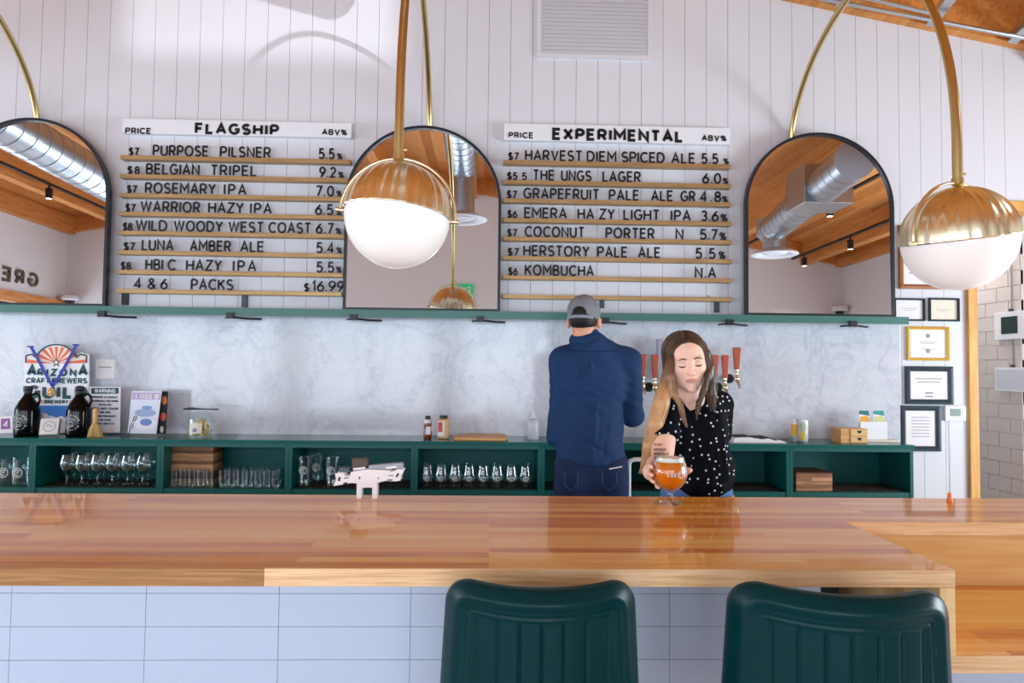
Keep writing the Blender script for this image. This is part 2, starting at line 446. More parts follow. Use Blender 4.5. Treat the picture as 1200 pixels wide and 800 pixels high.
def dotted(name, base, dot, scale, size):
    M = mat(name, base, 0.85, spec=0.12); n = N(M); v = coords(n, (1,0.02,1))
    sp_ = n.new('ShaderNodeSeparateXYZ'); n.link(v, sp_.inputs[0]); cb2 = n.new('ShaderNodeCombineXYZ'); n.link(sp_.outputs['X'], cb2.inputs['X']); n.link(sp_.outputs['Z'], cb2.inputs['Y'])
    t = n.new('ShaderNodeTexVoronoi', Scale=scale, Randomness=0.9, voronoi_dimensions='2D'); n.link(cb2.outputs[0], t.inputs['Vector'])
    t2 = n.new('ShaderNodeTexNoise', Scale=9.0, Detail=0.0); n.link(v, t2.inputs['Vector'])
    th = n.new('ShaderNodeMath', operation='MULTIPLY'); th.inputs[1].default_value = 1.0
    g = n.new('ShaderNodeMath', operation='GREATER_THAN'); g.inputs[1].default_value = 0.44; n.link(t2.outputs['Fac'], g.inputs[0])
    l = n.new('ShaderNodeMath', operation='LESS_THAN'); l.inputs[1].default_value = size; n.link(t.outputs['Distance'], l.inputs[0])
    n.link(g.outputs[0], th.inputs[0]); n.link(l.outputs[0], th.inputs[1])
    mx = n.new('ShaderNodeMix'); mx.data_type = 'RGBA'
    mx.inputs[6].default_value = lin(*base); mx.inputs[7].default_value = lin(*dot)
    n.link(th.outputs[0], mx.inputs[0]); n.link(mx.outputs[2], n.b.inputs['Base Color']); return M

M_WALL = mat('painted planks', (216,217,225), 0.5, spec=0.35)
M_WALL2 = mat('painted plaster', (228,227,228), 0.7)
M_GAP = mat('plank gap', (150,142,142), 0.9)
M_CONC = mat('polished concrete floor', (196,190,184), 0.35, bump=(6,0.1,0.002))
M_MARBLE = marble('marble')
M_GREEN = mat('dark green paint', (5,88,84), 0.38)
M_GREEN_IN = mat('dark green paint inside', (6,94,92), 0.55)
M_STEEL_GREEN = mat('green steel', (62,112,104), 0.38)
M_BRASS = mat('brushed brass', (242,234,200), 0.26, 1.0)
M_BRASS_D = mat('aged brass', (206,184,128), 0.32, 1.0)
M_RAIL = wood('brass rail', (150,118,76), (172,140,96), (190,160,118), 0.42, stretch=(2,40,40))
N(M_RAIL).b.inputs['Metallic'].default_value = 0.55
M_OPAL = mat('opal glass', (240,236,234), 0.18, emit=0.17)
M_BLACK = mat('black metal', (24,27,30), 0.42)
M_LETTER = mat('black letters', (8,12,18), 0.5)
M_WHITE = mat('white board', (228,231,238), 0.5)
M_MIRROR = mat('mirror glass', (222,222,226), 0.0, 1.0)
M_MFRAME = mat('blue black frame', (20,30,38), 0.4)
M_DARKSTEEL = mat('dark grey steel', (70,76,82), 0.45, 0.6)
M_GALV = mat('galvanised steel', (190,196,202), 0.28, 0.95, bump=(30,0.15,0.002))
M_PAPER = mat('white paper', (232,230,232), 0.7)
M_CREAMPAPER = mat('cream paper', (228,220,204), 0.7)
M_INK = mat('grey print', (150,152,160), 0.8)
M_DARKINK = mat('dark print', (40,46,54), 0.8)
M_FRAME_D = mat('dark blue grey frame', (38,58,70), 0.4)
M_GOLD = mat('gold frame', (222,176,70), 0.38, 0.35)
M_FRAMEWOOD = wood('brown frame wood', (134,84,50), (160,104,66), (178,122,82), 0.45)
M_PINE = wood('pine trim', (196,138,62), (222,164,84), (232,182,110), 0.5, along='z')
M_CEIL = wood('ceiling planks', (184,112,50), (214,140,70), (230,166,98), 0.6, row=0.14, length=2.4, along='y', stretch=(2,10,10))
M_BEAM = wood('timber beam', (182,112,52), (208,138,70), (224,162,96), 0.6, along='y', stretch=(1,9,9))
M_TOP = wood('butcher block', (206,124,32), (236,166,56), (246,204,114), 0.34, coat=0.5, row=0.042, length=1.15, stretch=(1.0,16,16), coat_rough=0.045)
N(M_TOP).b.inputs['Specular IOR Level'].default_value = 0.2
M_TOP2 = wood('butcher block pale', (204,156,98), (224,182,126), (236,204,154), 0.3, coat=0.6, row=0.042, length=1.0, stretch=(1.0,16,16), coat_rough=0.05)
M_TILE = mat('white glazed tile', (180,189,210), 0.16)
M_GROUT = mat('grout', (170,179,202), 0.8)
M_BLOCK = mat('painted block', (206,198,194), 0.75, bump=(40,0.35,0.004))
M_LEATHER = mat('dark teal leather', (0,42,45), 0.33, spec=0.16, bump=(260,0.08,0.001))
M_GLASS = bpy.data.materials.new('clear glass'); M_GLASS.use_nodes = True
_t = M_GLASS.node_tree; _t.nodes.clear()
_o = _t.nodes.new('ShaderNodeOutputMaterial'); _x = _t.nodes.new('ShaderNodeMixShader'); _a = _t.nodes.new('ShaderNodeBsdfTransparent')
_g = _t.nodes.new('ShaderNodeBsdfGlossy'); _l = _t.nodes.new('ShaderNodeLayerWeight'); _m = _t.nodes.new('ShaderNodeMapRange')
_a.inputs[0].default_value = (.95,.98,.98,1); _g.inputs['Roughness'].default_value = .03; _g.inputs[0].default_value = (.95,.98,1,1)
_l.inputs['Blend'].default_value = .5; _m.inputs['To Min'].default_value = .05; _m.inputs['To Max'].default_value = .6
_p = _t.nodes.new('ShaderNodeMath'); _p.operation = 'POWER'; _p.inputs[1].default_value = 2.2
_t.links.new(_l.outputs['Facing'], _p.inputs[0]); _t.links.new(_p.outputs[0], _m.inputs['Value']); _t.links.new(_m.outputs[0], _x.inputs[0])
_t.links.new(_a.outputs[0], _x.inputs[1]); _t.links.new(_g.outputs[0], _x.inputs[2]); _t.links.new(_x.outputs[0], _o.inputs[0])
M_SKIN = mat('skin', (243,200,180), 0.5, sss=0.12)
M_LIP = mat('lips', (212,142,134), 0.42)
M_SKIN_M = mat('tanned skin', (222,160,128), 0.5, sss=0.12)
M_HAIRDARK = mat('black hair', (22,19,18), 0.55)
M_DENIM = mat('dark denim', (14,36,76), 0.85, bump=(500,0.25,0.001))
M_DENIM_L = mat('blue denim', (84,124,180), 0.85, bump=(500,0.25,0.001))
M_NAVY = mat('navy cotton', (3,48,92), 0.8, bump=(26,0.35,0.012,(1,1,0.6)))
M_CAPGREY = mat('grey cap cloth', (126,128,136), 0.85, bump=(120,0.2,0.001))
M_BLOUSE = dotted('black blouse with white dots', (10,13,20), (224,224,232), 31.0, 0.125)
M_TAN = mat('tan leather', (196,150,100), 0.6)
M_TAP = mat('red brown tap handle', (178,84,58), 0.4)
M_STEEL = mat('stainless steel', (200,202,206), 0.22, 1.0)
M_TEAL = mat('teal print', (20,74,84), 0.6)
M_RED = mat('orange red print', (226,104,72), 0.6)
M_BLUE = mat('royal blue ribbon', (28,44,160), 0.5)
M_SKYBLUE = mat('blue print', (42,112,190), 0.6)
M_BOARDWOOD = wood('bamboo board', (196,142,82), (214,164,104), (226,184,130), 0.5)
M_CRATE = wood('brown crate wood', (78,46,28), (142,94,60), (206,156,112), 0.6, row=0.021, length=3.0, stretch=(3,30,30), along='wall')
M_ORANGE = mat('orange plastic', (240,112,20), 0.4)

# ================================================================== ROOM SHELL
D = 4.3
XL, XR = -6.45, 5.5
RIDGE_X, RIDGE_Z, SLOPE = -1.35, 4.74, 0.182
def zc(x, dz=0.0): return RIDGE_Z + dz - SLOPE*abs(x-RIDGE_X)
OPX0, OPX1, OPZ = W(1145, 480, D).x, 4.75, W(1190, 247, D).z

# floor
fl = MB().box(XL-0.1, XR+0.1, YF-0.1, 7.2, -0.12, 0.0)
struct(fl.build('floor', M_CONC))
# back wall of vertical planks, with the passage opening at the right
w = MB(); P = 0.1405; x = XL
off = W(953, 60, D).x % P
x = XL - P + ((off - (XL - P)) % P)
while x < XR:
    a, b = max(x+0.0013, XL), min(x+P-0.0013, XR)
    if b > a:
        zt = min(zc(a), zc(b)) - 0.02
        if b < OPX0 or a > OPX1: w.box(a, b, D, D+0.02, 0, zt)
        elif a < OPX0 < b: w.box(a, OPX0, D, D+0.02, 0, zt); w.box(OPX0, b, D, D+0.02, OPZ, zt)
        elif a < OPX1 < b: w.box(OPX1, b, D, D+0.02, 0, zt); w.box(a, OPX1, D, D+0.02, OPZ, zt)
        else: w.box(a, b, D, D+0.02, OPZ, zt)
    x += P
nb = len(w.f)
for a, b, z0 in ((XL, RIDGE_X, 0), (RIDGE_X, OPX0, 0), (OPX0, OPX1, OPZ), (OPX1, XR, 0)):
    w.prism([(a, z0), (b, z0), (b, zc(b)), (a, zc(a))], (0, D+0.006, 0), (1,0,0), (0,0,1), (0,0.12,0), mi=1)
struct(w.build('wall_back', [M_WALL, M_GAP]))
# other walls
def wall_with_holes(name, rects, ax0, ax1, top, fixed, axis_, depth, M):
    mb = MB(); xs = sorted({ax0, ax1, *[q for r in rects for q in r[:2]], *([RIDGE_X] if axis_ == 'x' else [])})
    for a, b in zip(xs[:-1], xs[1:]):
        r = [q for q in rects if q[0] <= a + 1e-6 and q[1] >= b - 1e-6]
        spans = []
        if r: spans = [((a, 0), (b, 0), (b, r[0][2]), (a, r[0][2])), ((a, r[0][3]), (b, r[0][3]), (b, top(b)), (a, top(a)))]
        else: spans = [((a, 0), (b, 0), (b, top(b)), (a, top(a)))]
        for poly in spans:
            if axis_ == 'x': mb.prism(poly, (0, fixed, 0), (1,0,0), (0,0,1), (0, depth, 0))
            else: mb.prism(poly, (fixed, 0, 0), (0,1,0), (0,0,1), (depth, 0, 0))
    return struct(mb.build(name, M))
G0, G1, GZ0, GZ1 = 3.03, 3.90, 2.31, 2.66
fr = [(a, b, 0.55, 2.3) for a, b in WIN] + [(G0, G1, GZ0, GZ1)]
wall_with_holes('wall_front', fr, XL, XR, zc, YF, 'x', -0.15, M_WALL2)
wall_with_holes('wall_left', [(-1.75, 0.55, 0.5, 2.40), (1.35, 3.35, 0.55, 2.3)], YF-0.15, D+0.1, lambda y: zc(XL), XL, 'y', -0.15, M_WALL2)
wall_with_holes('wall_right', [(0.7, 3.1, 0.7, 2.3)], YF-0.15, D+0.1, lambda y: zc(XR), XR, 'y', 0.15, M_WALL2)
# windows: frame, mullions and pane
PANE = bpy.data.materials.new('window pane'); PANE.use_nodes = True
pn = PANE.node_tree; pn.nodes.clear()
o_ = pn.nodes.new('ShaderNodeOutputMaterial'); mx_ = pn.nodes.new('ShaderNodeMixShader')
tr_ = pn.nodes.new('ShaderNodeBsdfTransparent'); gs_ = pn.nodes.new('ShaderNodeBsdfGlossy'); gs_.inputs['Roughness'].default_value = 0.02
mx_.inputs[0].default_value = 0.07
pn.links.new(tr_.outputs[0], mx_.inputs[1]); pn.links.new(gs_.outputs[0], mx_.inputs[2]); pn.links.new(mx_.outputs[0], o_.inputs[0])
wi = 0
def window(a, b, z0, z1, fixed, axis_, cols=2):
    global wi; wi += 1
    fm = MB(); pm = MB(); t = 0.045
    def bx(u0, u1, q0, q1, d0, d1, mb):
        if axis_ == 'x': mb.box(u0, u1, fixed+d0, fixed+d1, q0, q1)
        else: mb.box(fixed+d0, fixed+d1, u0, u1, q0, q1)
    bx(a, b, z0, z0+t, -0.05, 0.05, fm); bx(a, b, z1-t, z1, -0.05, 0.05, fm)
    for i in range(cols+1):
        c = a + t/2 + (b-a-t)*i/cols; bx(c-t/2, c+t/2, z0+t, z1-t, -0.05, 0.05, fm)
    bx(a+t, b-t, z0+t, z1-t, -0.003, 0.003, pm)
    f = struct(fm.build('window_%d' % wi, M_BLACK)); pm.build('pane', PANE, f)
for a, b in WIN: window(a, b, 0.55, 2.3, YF-0.075, 'x')
window(G0, G1, GZ0, GZ1, YF-0.075, 'x', 1)
window(-1.75, 0.55, 0.5, 2.40, XL-0.075, 'y')
window(0.7, 3.1, 0.7, 2.3, XR+0.075, 'y')  # unseen right window, added to let the side fill in
window(1.35, 3.35, 0.55, 2.3, XL-0.075, 'y')  # unseen left window, put in for the side fill
hd = MB().box(XL, XL+0.06, -2.0, 0.75, 2.40, 2.54); struct(hd.build('trim_1', M_BEAM))
# ceiling, beams and ledgers
c = MB()
for a, b in ((XL-0.2, RIDGE_X), (RIDGE_X, XR+0.2)):
    c.prism([(a, zc(a)), (b, zc(b)), (b, zc(b)+0.1), (a, zc(a)+0.1)], (0, YF-0.2, 0), (1,0,0), (0,0,1), (0, D+0.35-YF, 0))
struct(c.build('ceiling', M_CEIL))
for i, bxx in enumerate([-5.52, -4.22, -2.92, -1.62, -0.32, 0.98, 2.28, 3.58, 4.88]):
    h = 0.236 if abs(bxx-2.28) < 0.1 else 0.33
    b = MB().prism([(bxx-0.065, zc(bxx-0.065)), (bxx-0.065, zc(bxx)-h), (bxx+0.065, zc(bxx)-h), (bxx+0.065, zc(bxx+0.065))],
                   (0, YF, 0), (1,0,0), (0,0,1), (0, D-YF, 0))
    struct(b.build('ceiling_beam', M_BEAM))
for nm, y0, y1 in (('ledger_back', D-0.07, D), ('ledger_front', YF, YF+0.07)):
    l = MB()
    for a, b in ((XL, RIDGE_X), (RIDGE_X, XR)):
        l.prism([(a, zc(a)-0.24), (b, zc(b)-0.24), (b, zc(b)), (a, zc(a))], (0, y0, 0), (1,0,0), (0,0,1), (0, y1-y0, 0))
    struct(l.build(nm, M_BEAM))
for xx in (XL+0.06, XR-0.06):
    struct(MB().box(xx-0.06, xx+0.06, YF, D, zc(xx)-0.26, zc(xx)).build('ceiling_beam', M_BEAM))
# passage beyond the opening, painted block on its right side
HX = 3.52
bk = MB(); yy = 4.42; BH, BL = 0.1, 0.215
bk.box(HX+0.004, HX+0.2, D+0.13, 7.0, 0, 2.7, mi=1)
z = 0.0; r_ = 0
while z < 2.68:
    y = D+0.13 - (0.5*BL if r_ % 2 else 0)
    while y < 7.0:
        a, b = max(y+0.003, D+0.13), min(y+BL-0.003, 7.0)
        if b > a: bk.box(HX, HX+0.02, a, b, z+0.003, min(z+BH-0.003, 2.7))
        y += BL
    z += BH; r_ += 1
struct(bk.build('wall_passage', [M_BLOCK, mat('mortar', (196,188,184), 0.9)]))
struct(MB().box(OPX0-0.35, OPX0-0.2, D+0.13, 7.0, 0, 2.7).build('wall_passage_left', M_WALL2))
struct(MB().box(OPX0-0.35, HX+0.2, 7.0, 7.1, 0, 2.7).build('wall_passage_end', M_WALL2))
struct(MB().box(OPX0-0.35, HX+0.2, D+0.13, 7.1, 2.7, 2.8).build('ceiling_passage', M_WALL2))
area('passage_fill_light', (3.2, 4.9, 2.66), (0.35, 0.8), (3.25, 4.9, 0), 9, (1.0, 0.95, 0.9))  # added fill so the block wall is lit; no lamp is seen here
# timber trim of the opening
t = MB().box(OPX0-0.062, OPX0-0.002, D-0.022, D+0.125, 0, OPZ+0.06); struct(t.build('trim_2', M_PINE, bevel=0.003))
t = MB().box(OPX0-0.002, OPX1, D-0.022, D+0.125, OPZ-0.002, OPZ+0.06); struct(t.build('trim_3', M_PINE, bevel=0.003))
# white panel end post right of the stone and the marble backsplash
XM1 = W(1053, 440, D).x
ZSH = W(500, 363.5, 4.15).z
CABZ = 1.08
struct(MB().box(-4.6, XM1, D-0.015, D, CABZ-0.02, ZSH-0.03).build('wall_backsplash', M_MARBLE))

# ================================================================== WALL THINGS
# long steel shelf
XS1 = W(1065, 372, 4.15).x
sh = thing('wall_shelf', 'long narrow green steel shelf running under the menus and mirrors', 'shelf', (0, D, ZSH))
MB().box(-4.6, XS1, 4.155, D, ZSH-0.006, ZSH).build('shelf_plate', M_STEEL_GREEN, sh)
MB().box(-4.6, XS1, 4.15, 4.156, ZSH-0.046, ZSH).build('front_lip', M_STEEL_GREEN, sh)
for px in (121, 271, 415, 563, 709, 854, 998):
    X = W(px, 367, 4.16).x
    b = MB().box(X-0.022, X+0.022, 4.135, 4.16, ZSH-0.066, ZSH-0.03)
    b.tube([(X+0.02, 4.15, ZSH-0.058), (X+0.09, 4.17, ZSH-0.064), (X+0.15, 4.25, ZSH-0.06)], 0.006, 8)
    b.tube([(X-0.02, 4.15, ZSH-0.058), (X-0.05, 4.2, ZSH-0.06)], 0.005, 8)
    b.build('bracket', M_BLACK, sh, smooth=40)

# arched mirrors
def arch_outline(hw, z0, ztop, n=40, inset=0.0):
    r = hw - inset; zc_ = ztop - hw
    pts = [(-r, z0+inset), (r, z0+inset)]
    for i in range(n+1):
        a = math.pi*i/n; pts.append((r*math.cos(a), zc_ + r*math.sin(a)))
    return pts
def mirror(cx, ztop, hw, label):
    z0 = ZSH; root = thing('arched_mirror', label, 'mirror', (cx, 4.22, z0), 'arched mirrors on the shelf')
    o_ = arch_outline(hw, z0, ztop); i_ = arch_outline(hw, z0, ztop, inset=0.017); n = len(o_)
    f = MB(); vs = []
    for y, pl in ((4.196, o_), (4.196, i_), (4.234, i_), (4.234, o_)): vs += [(cx+p[0], y, p[1]) for p in pl]
    fs = []
    for k in range(4):
        k2 = (k+1) % 4
        for j in range(n): j2 = (j+1) % n; fs.append((k*n+j, k*n+j2, k2*n+j2, k2*n+j))
    f.add(vs, fs); f.build('mirror_frame', M_MFRAME, root, smooth=35)
    g = MB().prism([(p[0], p[1]) for p in arch_outline(hw, z0, ztop, inset=0.012)], (cx, 4.204-ZSH*0.008, 0), (1,0,0), (0,0.008,1), (0,0.006,0))
    g.build('mirror_glass', M_MIRROR, root)
    bkp = MB().prism([(p[0], p[1]) for p in arch_outline(hw, z0, ztop, inset=0.012)], (cx, 4.2175, 0), (1,0,0), (0,0,1), (0,0.012,0))
    bkp.build('backing', M_BLACK, root)
mirror(W(33, 300, 4.22).x, W(45, 139.5, 4.22).z, 0.482, 'arched mirror at the far left reflecting a ceiling and silver duct')
mirror(W(495.5, 300, 4.22).x, W(497, 148.5, 4.22).z, 0.482, 'arched mirror between the two menus, partly hidden by a globe lamp')
mirror(W(959.5, 300, 4.22).x, W(955, 156.5, 4.22).z, 0.474, 'arched mirror right of the second menu reflecting orange ceiling timbers')

# menu boards
def menu(root, ybar, yx, header, hpx, rows, raillr, straps):
    Yh, Yr = 4.262, 4.255
    (hx0, hy0), (hx1, hy1) = hpx
    a = W(hx0, hy0, Yh); b = W(hx1, hy1, Yh)
    hb = MB().box(a.x, b.x, Yh, D, b.z, a.z).build('header_panel', M_WHITE, root, bevel=0.002)
    for txt, x0, x1, yt, yb, wt in header:
        p = W(x0, yb, Yh-0.002); q = W(x1, yb, Yh-0.002); h = p.z*0 + abs(W(x0, yt, Yh).z - W(x0, yb, Yh).z)
        mb = MB(); write(mb, txt, (p.x, Yh-0.0005, p.z), (1,0,0), (0,0,1), (0,-0.003,0), h, q.x-p.x, wt+.02, mg=0.14)
        mb.build('lettering', M_LETTER, hb)
    (lx0, lx1, rx0, rx1) = raillr; n = len(ybar)
    for i, yb in enumerate(ybar):
        px0 = lx0 + (lx1-lx0)*i/(n-1); px1 = rx0 + (rx1-rx0)*i/(n-1)
        p = W(px0, yb, Yr); q = W(px1, yb, Yr)
        rl = MB().box(p.x, q.x, Yr-0.014, D, p.z-0.0125, p.z+0.0125).build('rail', M_RAIL, root, bevel=0.0015)
        zt = p.z + 0.0128
        for txt, x0, x1, hpx_ in rows[i]:
            u = W(x0, yb-8, Yr); e = W(x1, yb-8, Yr); h = hpx_/188.0
            mb = MB(); write(mb, txt, (u.x, Yr-0.004, zt), (1,0,0), (0,0,1), (0,-0.004,0), h, (e.x-u.x) if len(txt) > 1 else None, 0.165 if hpx_ > 11 else 0.19, narrow=0.9)
            mb.build('lettering', M_LETTER, rl)
    for (x0, x1, y0, y1), mt in straps:
        p = W(x0, y0, 4.285); q = W(x1, y1, 4.285)
        MB().box(p.x, q.x, 4.28, D, max(q.z, ZSH), p.z).build('strap', mt, root)
k1 = 2.857
def L1(t, a, b, h=13.4): return (t, a/k1, b/k1, h)
rows1 = [
 [L1('$7',433,467,9.5),L1('PURPOSE',513,700),L1('PILSNER',738,908),L1('5.5',1068,1122),L1('%',1129,1145,8)],
 [L1('$',428,443,9.5),L1('8',452,468,9.5),L1('BELGIAN',490,670),L1('TRIPEL',706,862),L1('9.2',1070,1126),L1('%',1133,1150,8)],
 [L1('$7',427,460,9.5),L1('ROSEMARY',487,724),L1('IPA',750,827),L1('7.0',1058,1120),L1('%',1127,1144,8)],
 [L1('$7',422,455,9.5),L1('WARRIOR',472,672),L1('HAZY',698,818),L1('IPA',838,912),L1('6.5',1055,1118),L1('%',1125,1140,8)],
 [L1('$8',413,445,9.5),L1('WILD',455,562),L1('WOODY',583,748),L1('WEST',766,885),L1('COAST',900,1043),L1('6.7',1058,1118),L1('%',1124,1140,8)],
 [L1('$',415,429,9.5),L1('7',436,452,9.5),L1('LUNA',476,583),L1('AMBER',637,775),L1('ALE',805,886),L1('5.4',1060,1120),L1('%',1127,1144,8)],
 [L1('$8',406,440,9.5),L1('HBI',488,548),L1('C',562,588),L1('HAZY',624,745),L1('IPA',780,860),L1('5.5',1060,1120),L1('%',1126,1144,8)],
 [L1('4',450,472),L1('&',495,522),L1('6',538,562),L1('PACKS',640,783),L1('$',1018,1038,10),L1('16.99',1045,1154)],
]
mr = thing('menu_board', 'white letter-rail menu headed FLAGSHIP with eight brass rails', 'menu board', (W(270,345,D).x, D, ZSH), 'menu boards')
menu(mr, [184.6,206.5,228.8,250.6,272.8,295.7,318.6,341], None,
     [('PRICE',146.6,177,149.2,156.6,0.19),('FLAGSHIP',228,327,143.5,157,0.22),('ABV%',377.2,406.6,151,158,0.19)],
     ((143.5,138.5),(411.5,161.5)), rows1, (142.5,137.5,411,401),
     [((143,149.5,343,357),M_BLACK),((283.5,289.5,346,360),M_DARKSTEEL)])
k2 = 3.077
def L2(t, a, b, h=13.4): return (t, 580+a/k2, 580+b/k2, h)
rows2 = [
 [L2('$7',47,86,9.5),L2('HARVEST',108,315),L2('DIEM',330,438),L2('SPICED',455,612),L2('ALE',635,722),L2('5.5',743,805),L2('%',822,840,8)],
 [L2('$5',43,82,9.5),L2('5',97,113,9.5),L2('THE',136,215),L2('UNGS',238,348),L2('LAGER',387,525),L2('6.0',746,815),L2('%',820,840,8)],
 [L2('$7',42,80,9.5),L2('GRAPEFRUIT',102,376),L2('PALE',410,520),L2('ALE',562,642),L2('GR',668,722),L2('4.8',738,815),L2('%',818,836,8)],
 [L2('$6',45,80,9.5),L2('EMERA',105,260),L2('HA',297,358),L2('ZY',375,432),L2('LIGHT',462,594),L2('IPA',632,706),L2('3.6',741,806),L2('%',812,836,10)],
 [L2('$7',44,80,9.5),L2('COCONUT',107,323),L2('PORTER',398,575),L2('N',650,680),L2('5.7',738,802),L2('%',808,832,10)],
 [L2('$',45,62,9.5),L2('7',68,85,9.5),L2('HERSTORY',102,341),L2('PALE',368,478),L2('ALE',515,597),L2('5.5',722,795),L2('%',805,829,10)],
 [L2('$6',48,82,9.5),L2('KOMBUCHA',107,357),L2('N.A',719,797)],
 [L2('.',765,771,12)],
]
mr2 = thing('menu_board', 'white letter-rail menu headed EXPERIMENTAL, its lowest rail empty', 'menu board', (W(725,352,D).x, D, ZSH), 'menu boards')
menu(mr2, [190.2,213.4,235,257.9,279.8,302.2,324.9,347.4], None,
     [('PRICE',595.8,625,154.5,161.5,0.19),('EXPERIMENTAL',647,801,149.5,164,0.22),('ABV%',822.4,851.5,158,165,0.19)],
     ((590.5,144.2),(856,169.5)), rows2, (589.7,589.2,855.6,857),
     [((703,708,348,361),M_DARKSTEEL),((837.5,843,352,366),M_DARKSTEEL)])

# louvred vent
p0 = W(629, 68, D); p1 = W(763, 70, D); zt = W(629, -34, D).z
v = thing('louvered_vent', 'large white louvered air vent high on the plank wall', 'vent', ((p0.x+p1.x)/2, D, p0.z))
fm = MB(); t = 0.024
fm.box(p0.x, p1.x, D-0.018, D, p0.z, p0.z+t); fm.box(p0.x, p1.x, D-0.018, D, zt-t, zt)
fm.box(p0.x, p0.x+t, D-0.018, D, p0.z+t, zt-t); fm.box(p1.x-t, p1.x, D-0.018, D, p0.z+t, zt-t)
for px, py in ((632,60),(644,66.5),(697,67.5),(752,68.5),(759,61)):
    q = W(px, py, D-0.018); fm.ell(q, 0.004, nu=8, nv=6)
fm.build('vent_frame', M_WALL, v)
MB().box(p0.x+t, p1.x-t, D-0.003, D, p0.z+t, zt-t).build('backing', M_WALL, v)
z = p0.z + t
while z < zt - t - 0.01:
    s = MB().prism([(0,0),(0.003,0),(0.0125,0.025),(0.0095,0.027)], (p0.x+t, D-0.018, z), (0,1,0), (0,0,1), (p1.x-p0.x-2*t,0,0))
    s.build('slat', M_WALL, v); z += 0.0262

# ================================================================== ARCH LAMPS
SCALLOP = lambda a, r, z: 1 + 0.022*(abs(math.cos(a*12))-0.6)
YL = 2.45
def lamp(foot, head, cz, R, label, tilt, yoke_turn):
    root = thing('arch_lamp', label, 'lamp', (foot[0], 4.282, ZSH), 'brass arch lamps')
    F = Vector((foot[0], 4.278, 0)); H = Vector((head[0], head[1], 0)); mid = (F+H)/2; hr = (H-F)/2
    z0, z1, apex = 2.93, 2.34, 3.43
    pts = [Vector((F.x, F.y, ZSH+0.01)), Vector((F.x, F.y, z0-0.3))]
    for i in range(61):
        a = math.pi*i/60; q = mid + hr*(-math.cos(a)); zb_ = z0 if a < math.pi/2 else z1
        pts.append(Vector((q.x, q.y, zb_ + (apex-zb_)*math.sin(a))))
    top = cz + R + 0.03
    pts.append(Vector((H.x, H.y, top)))
    MB().tube(pts, 0.0168, 14).build('pole', M_BRASS_D, root, smooth=50)
    C_ = Vector((H.x, H.y, cz))
    T = Matrix.Rotation(math.radians(tilt[0]), 3, 'Y') @ Matrix.Rotation(math.radians(tilt[1]), 3, 'X')
    nz = 14
    prof = [(R*math.cos(math.radians(90*i/nz)), R*math.sin(math.radians(90*i/nz))) for i in range(nz+1)]
    prof[-1] = (0.0005, R)
    dome = MB().lathe([(R+0.002, -0.004), (R+0.004, 0.0)] + [(r*1.008+0.001, z) for r, z in prof[1:]], C_, 144, T, SCALLOP)
    dome.build('dome_shade', M_BRASS, root, smooth=30, fix=True)
    gp = [(R*0.985*math.cos(math.radians(-90*i/16)), R*0.985*math.sin(math.radians(-90*i/16))) for i in range(17)]
    gp[-1] = (0.0005, -R*0.985)
    MB().lathe([(R*0.6, 0.004), (R*0.985, 0.004)] + gp, C_, 64, T).build('glass_globe', M_OPAL, root, smooth=True)
    ry = R + 0.016; ya = math.radians(yoke_turn)
    rz = Matrix.Rotation(ya, 3, 'Z') @ Matrix.Rotation(math.radians(tilt[0]), 3, 'Y')
    yp = [C_ + rz @ Vector((ry*math.cos(math.pi*i/36), 0, ry*math.sin(math.pi*i/36))) for i in range(37)]
    y = MB().tube(yp, 0.0062, 10); y.build('yoke', M_BRASS, root, smooth=50)
    for sgn in (-1, 1):
        q = C_ + rz @ Vector((sgn*ry, 0, 0)); ax = (rz @ Vector((sgn,0,0)))
        MB().tube([q - ax*0.02, q + ax*0.014], 0.0085, 12).build('pivot', M_BRASS, root, smooth=50)
    MB().lathe([(0.0005, R+0.036), (0.02, R+0.034), (0.021, R+0.012), (0.012, R+0.004), (0.0005, R+0.003)], C_, 20).build('collar', M_BRASS_D, root, smooth=40)
    kn = MB(); kn.tube([C_+Vector((0.016,0,R+0.05)), C_+Vector((0.03,0,R+0.05))], 0.005, 10); kn.build('set_screw', M_BRASS_D, root, smooth=40)
RG = 0.192
hL = W(466, 253, YL); fL = W(503.5, 140, 4.27)
lamp((fL.x,), (hL.x, YL), hL.z, RG, 'brass arch lamp with white globe hanging before the middle mirror', (5.2, -4.0), 0)
hR = W(1123, 280, YL); fR = W(939, 158, 4.2)
lamp((fR.x-0.03,), (hR.x, YL), hR.z, RG, 'brass arch lamp with white globe at the right end of the bar', (-8.0, 7.0), 14)
lamp((W(43,140,4.27).x,), (2*hL.x-hR.x, YL), hR.z, RG, 'brass arch lamp whose pole rises behind the far left mirror', (0, 3), 0)

# ================================================================== CEILING THINGS (seen mostly in the mirrors)
def duct(name, label, pts, r):
    root = thing(name, label, 'duct', pts[0]); pts = [Vector(p) for p in pts]
    MB().tube(pts, r, 28).build('pipe', M_GALV, root, smooth=50)
    L = (pts[-1]-pts[0]).length; n = int(L/0.16); dd = (pts[-1]-pts[0]).normalized(); mb = MB()
    for i in range(n+1):
        q = pts[0] + dd*(L*i/n); mb.tube([q-dd*0.008, q+dd*0.008], r+0.004, 28)
    mb.build('seam_ring', M_GALV, root, smooth=40); return root
def diffuser(parent, c, r, up=0.32):
    c = Vector(c)
    MB().tube([c+Vector((0,0,0.05)), c+Vector((0,0,up))], r*0.5, 24).build('neck', M_GALV, parent, smooth=40)
    d = MB().lathe([(r*0.5, 0.05), (r*0.95, 0.0), (r, -0.02), (r*0.9, -0.03), (r*0.62, 0.0), (r*0.6, 0.01), (r*0.42, -0.015), (r*0.36, -0.02), (r*0.2, 0.0), (0.001, 0.0)], c, 40)
    d.build('diffuser', M_WHITE, parent, smooth=50)
